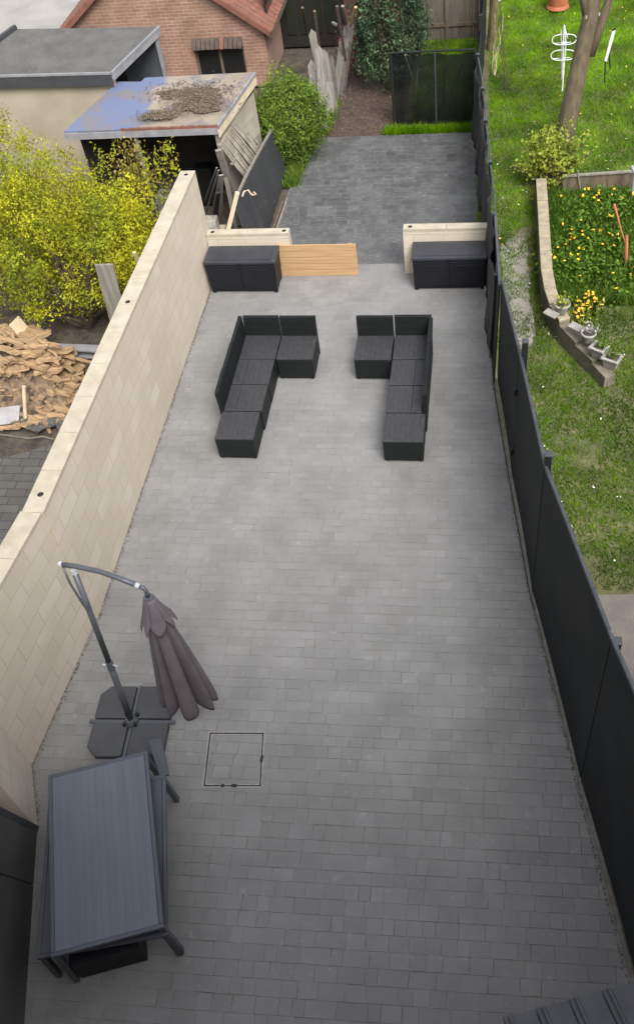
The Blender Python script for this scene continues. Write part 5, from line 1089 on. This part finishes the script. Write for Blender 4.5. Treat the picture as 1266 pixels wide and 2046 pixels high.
# plank edging and posts
a, b = at(1125, 353, .32), at(1275, 343, .32); t = thing('plank_edging', at(1125, 360, 0), 'weathered horizontal plank edging at the far side of the flower bed', 'edging')
MB().hexa([(a.x, a.y, 0), (b.x, b.y, 0), (b.x, b.y + .04, 0), (a.x, a.y + .04, 0)], [(a.x, a.y, .32), (b.x, b.y, .32), (b.x, b.y + .04, .32), (a.x, a.y + .04, .32)]).build('board', M['wood_brown'], t)
MB().beam((a.x - .02, a.y, .335), (b.x, b.y, .335), .06, .03).build('top_plank', M['wood_grey'], t)
p = at(1260, 395, 0); tag(MB().tube([p, p + Vector((0, 0, .48)), p + Vector((-.06, .1, .56))], .03, 10).build('bent_post', M['fascia']), 'bent pale metal post at the right end of the plank edging', 'post')
p = at(1159, 385, 0); tag(MB().tube([p, at(1153, 340, .45)], .012, 8).build('thin_stake', M['wood_grey']), 'thin grey stake in front of the plank edging', 'stake')
tag(MB().tube([at(1249, 540, 0), at(1250, 510, .25), at(1251, 470, .55)], [.014, .03, .024], 10).build('red_stake', M['terracotta']), 'short thick red handled stake standing in the flower bed', 'stake')
tag(MB().tube([at(1252, 500, .3), at(1240, 460, .5), at(1226, 408, .75)], [.008, .012, .022], 8).build('red_stick', M['terracotta']), 'long leaning stick with red end in the flower bed', 'stick')
tag(MB().tube([at(1222, 475, 0), at(1224, 447, .3)], .016, 8).build('black_peg', M['black']), 'short black peg in the flower bed', 'peg')

# ------------------------------------------------------------ LAWN OBJECTS
yA = 19.7
t = thing('clothes_airer', onY(1122, 180, yA), 'folded white metal clothes airer standing on the lawn', 'clothes airer')
def A(u, v, dy=0): return onY(u, v, yA + dy)
MB().tube([A(1126, 50), A(1124, 85, .0), A(1123, 158)], .013, 8).build('rod', M['white'], t); MB().tube([A(1127, 52), A(1129, 90), A(1126, 130), A(1122, 182)], .013, 8).build('rod', M['white'], t)
MB().tube([A(1126, 52), A(1132, 74)], .011, 8).build('rod', M['white'], t); MB().tube([A(1120, 60, .05), A(1121, 158, .05)], .011, 8).build('rod', M['white'], t)
for (u, v, s_) in [(1126, 79, 1), (1124, 110, 1.02)]:
    c = A(u, v); w_ = .24 * s_; mb = MB(); ring = []
    for k in range(29):
        th = k / 28 * 2 * math.pi * .93 + .3; ring.append(c + Vector((w_ * math.copysign(abs(math.cos(th)) ** .6, math.cos(th)), .02 * math.sin(th), .095 * math.sin(th) - .0)))
    mb.tube(ring, .009, 8).build('loop_rail', M['white'], t)
    MB().tube([c + Vector((-.2, .1, -.11)), c + Vector((.15, .1, -.10))], .008, 8).build('loop_rail', M['white'], t)
MB().box(A(1125, 88).x - .05, A(1125, 88).x + .05, yA - .02, yA + .03, A(1125, 90).z, A(1125, 84).z).build('hinge', M['white'], t)
yB = 19.6
t = thing('folded_lounger', onY(1206, 165, yB), 'narrow white and black folded frame leaning on the lawn beside the tree', 'folding frame')
def B_(u, v, dy=0): return onY(u, v, yB + dy)
MB().hexa([B_(1206, 122), B_(1211, 124), B_(1211, 124, .05), B_(1206, 122, .05)], [B_(1222, 62), B_(1229, 60), B_(1229, 60, .05), B_(1222, 62, .05)]).build('white_board', M['white'], t)
MB().tube([B_(1208, 122), B_(1207, 165)], .014, 8).build('leg', M['black'], t); MB().tube([B_(1215, 100, .1), B_(1218, 138, .1)], .014, 8).build('leg', M['black'], t); MB().tube([B_(1222, 60), B_(1229, 57)], .02, 8).build('end_cap', M['black'], t)
p = at(1113, 18, 0); t = thing('terracotta_pot', p, 'terracotta pot at the far end of the lawn', 'pot')
MB().lathe([(.001, 0), (.21, 0), (.27, .05), (.25, .09), (.23, .12), (.26, .5), (.001, .5)], p, 20).build('pot', M['terracotta'], t, smooth=False); MB().lathe([(.001, -.005), (.2, -.005), (.2, .03), (.001, .03)], p + Vector((0, -.05, 0)), 16).build('saucer', M['black'], t)
p = at(1150, 5, 0); bush('red_shrub', 'low red leaved shrub beside the terracotta pot at the top edge', 'shrub', (p.x, p.y + .3, .3), (.35, .25, .3), 30, 20, .06, .06, M['pink_petal'], (p.x, p.y + .3), 8, .012)
p = at(1000, 2, 2.0); t = thing('blossom_branch', (.35, p.y, 0), 'white blossom shrub touching the top edge above the lawn fence', 'shrub')
P = np.array(at(990, -14, 2.0)) + RNG.normal(0, 1, (60, 3)) * (.09, .08, .03); leaf_mesh('blossom', P, .07, M['white_petal'], t, aspect=.9); mb = MB(); grow(mb, (.35, p.y, 0), [tuple(P[i]) for i in range(4)], .008, .004); mb.build('stem', M['twig'], t)
# daisies scattered in the lawn: beyond counting
Pd = lawn_pts(700); Pd = Pd[(Pd[:, 1] < 19)][:150]; Pd[:, 2] = .05
tag(leaf_mesh('daisies', np.repeat(Pd, 2, 0) + RNG.normal(0, .006, (len(Pd) * 2, 3)), .022, M['white_petal'], upbias=3, aspect=1), kind='stuff')
Pd = lawn_pts(900); Pd = Pd[(Pd[:, 1] > 12)][:170]; Pd[:, 2] = .055
tag(leaf_mesh('dandelions', Pd, .028, M['yellow_petal'], upbias=3, aspect=1), kind='stuff')
# chips on the soil path and litter in the neighbour's garden
def chips(n):
    y = 18.2 + RNG.uniform(0, 3.6, n); x = RNG.uniform(-3.5, -1.95, n); return np.stack([x, y, np.full(n, .0)], 1)
P = chips(1500); tag(leaf_mesh('bark_chips', P, .05, M['chips'], upbias=2, aspect=.35), kind='stuff')
P = np.stack([RNG.uniform(-7.8, -5.1, 900), RNG.uniform(10.2, 12.6, 900), RNG.uniform(-.03, .04, 900)], 1); tag(leaf_mesh('twig_litter', P, .12, M['twig'], upbias=1, aspect=.10), kind='stuff')
yy = RNG.uniform(3.5, 13.3, 1500); P = np.stack([np.interp(yy, [3.4, 4.13, 6.1, 13.4], [-4.56, -4.885, -4.70, -4.70]) + .006 + np.abs(RNG.normal(0, .018, 1500)), yy, np.full(1500, .003)], 1)
tag(leaf_mesh('grit_along_wall', P, .02, M['chips'], upbias=3, aspect=.8), kind='stuff')
yy = RNG.uniform(1.5, 13.3, 1800); P = np.stack([np.interp(yy, [k[1] for k in KERB], [k[0] for k in KERB]) - .002 - np.abs(RNG.normal(0, .012, 1800)), yy, np.full(1800, .003)], 1)[:900]
tag(leaf_mesh('grit_along_kerb', P, .018, M['chips'], upbias=3, aspect=.8), kind='stuff')
P = np.stack([RNG.normal(.62, .07, 900), RNG.uniform(11.4, 14.5, 900), np.full(900, .0)], 1); tag(leaf_mesh('pebbles', P, .022, M['gravel'], upbias=3, aspect=.8), kind='stuff')
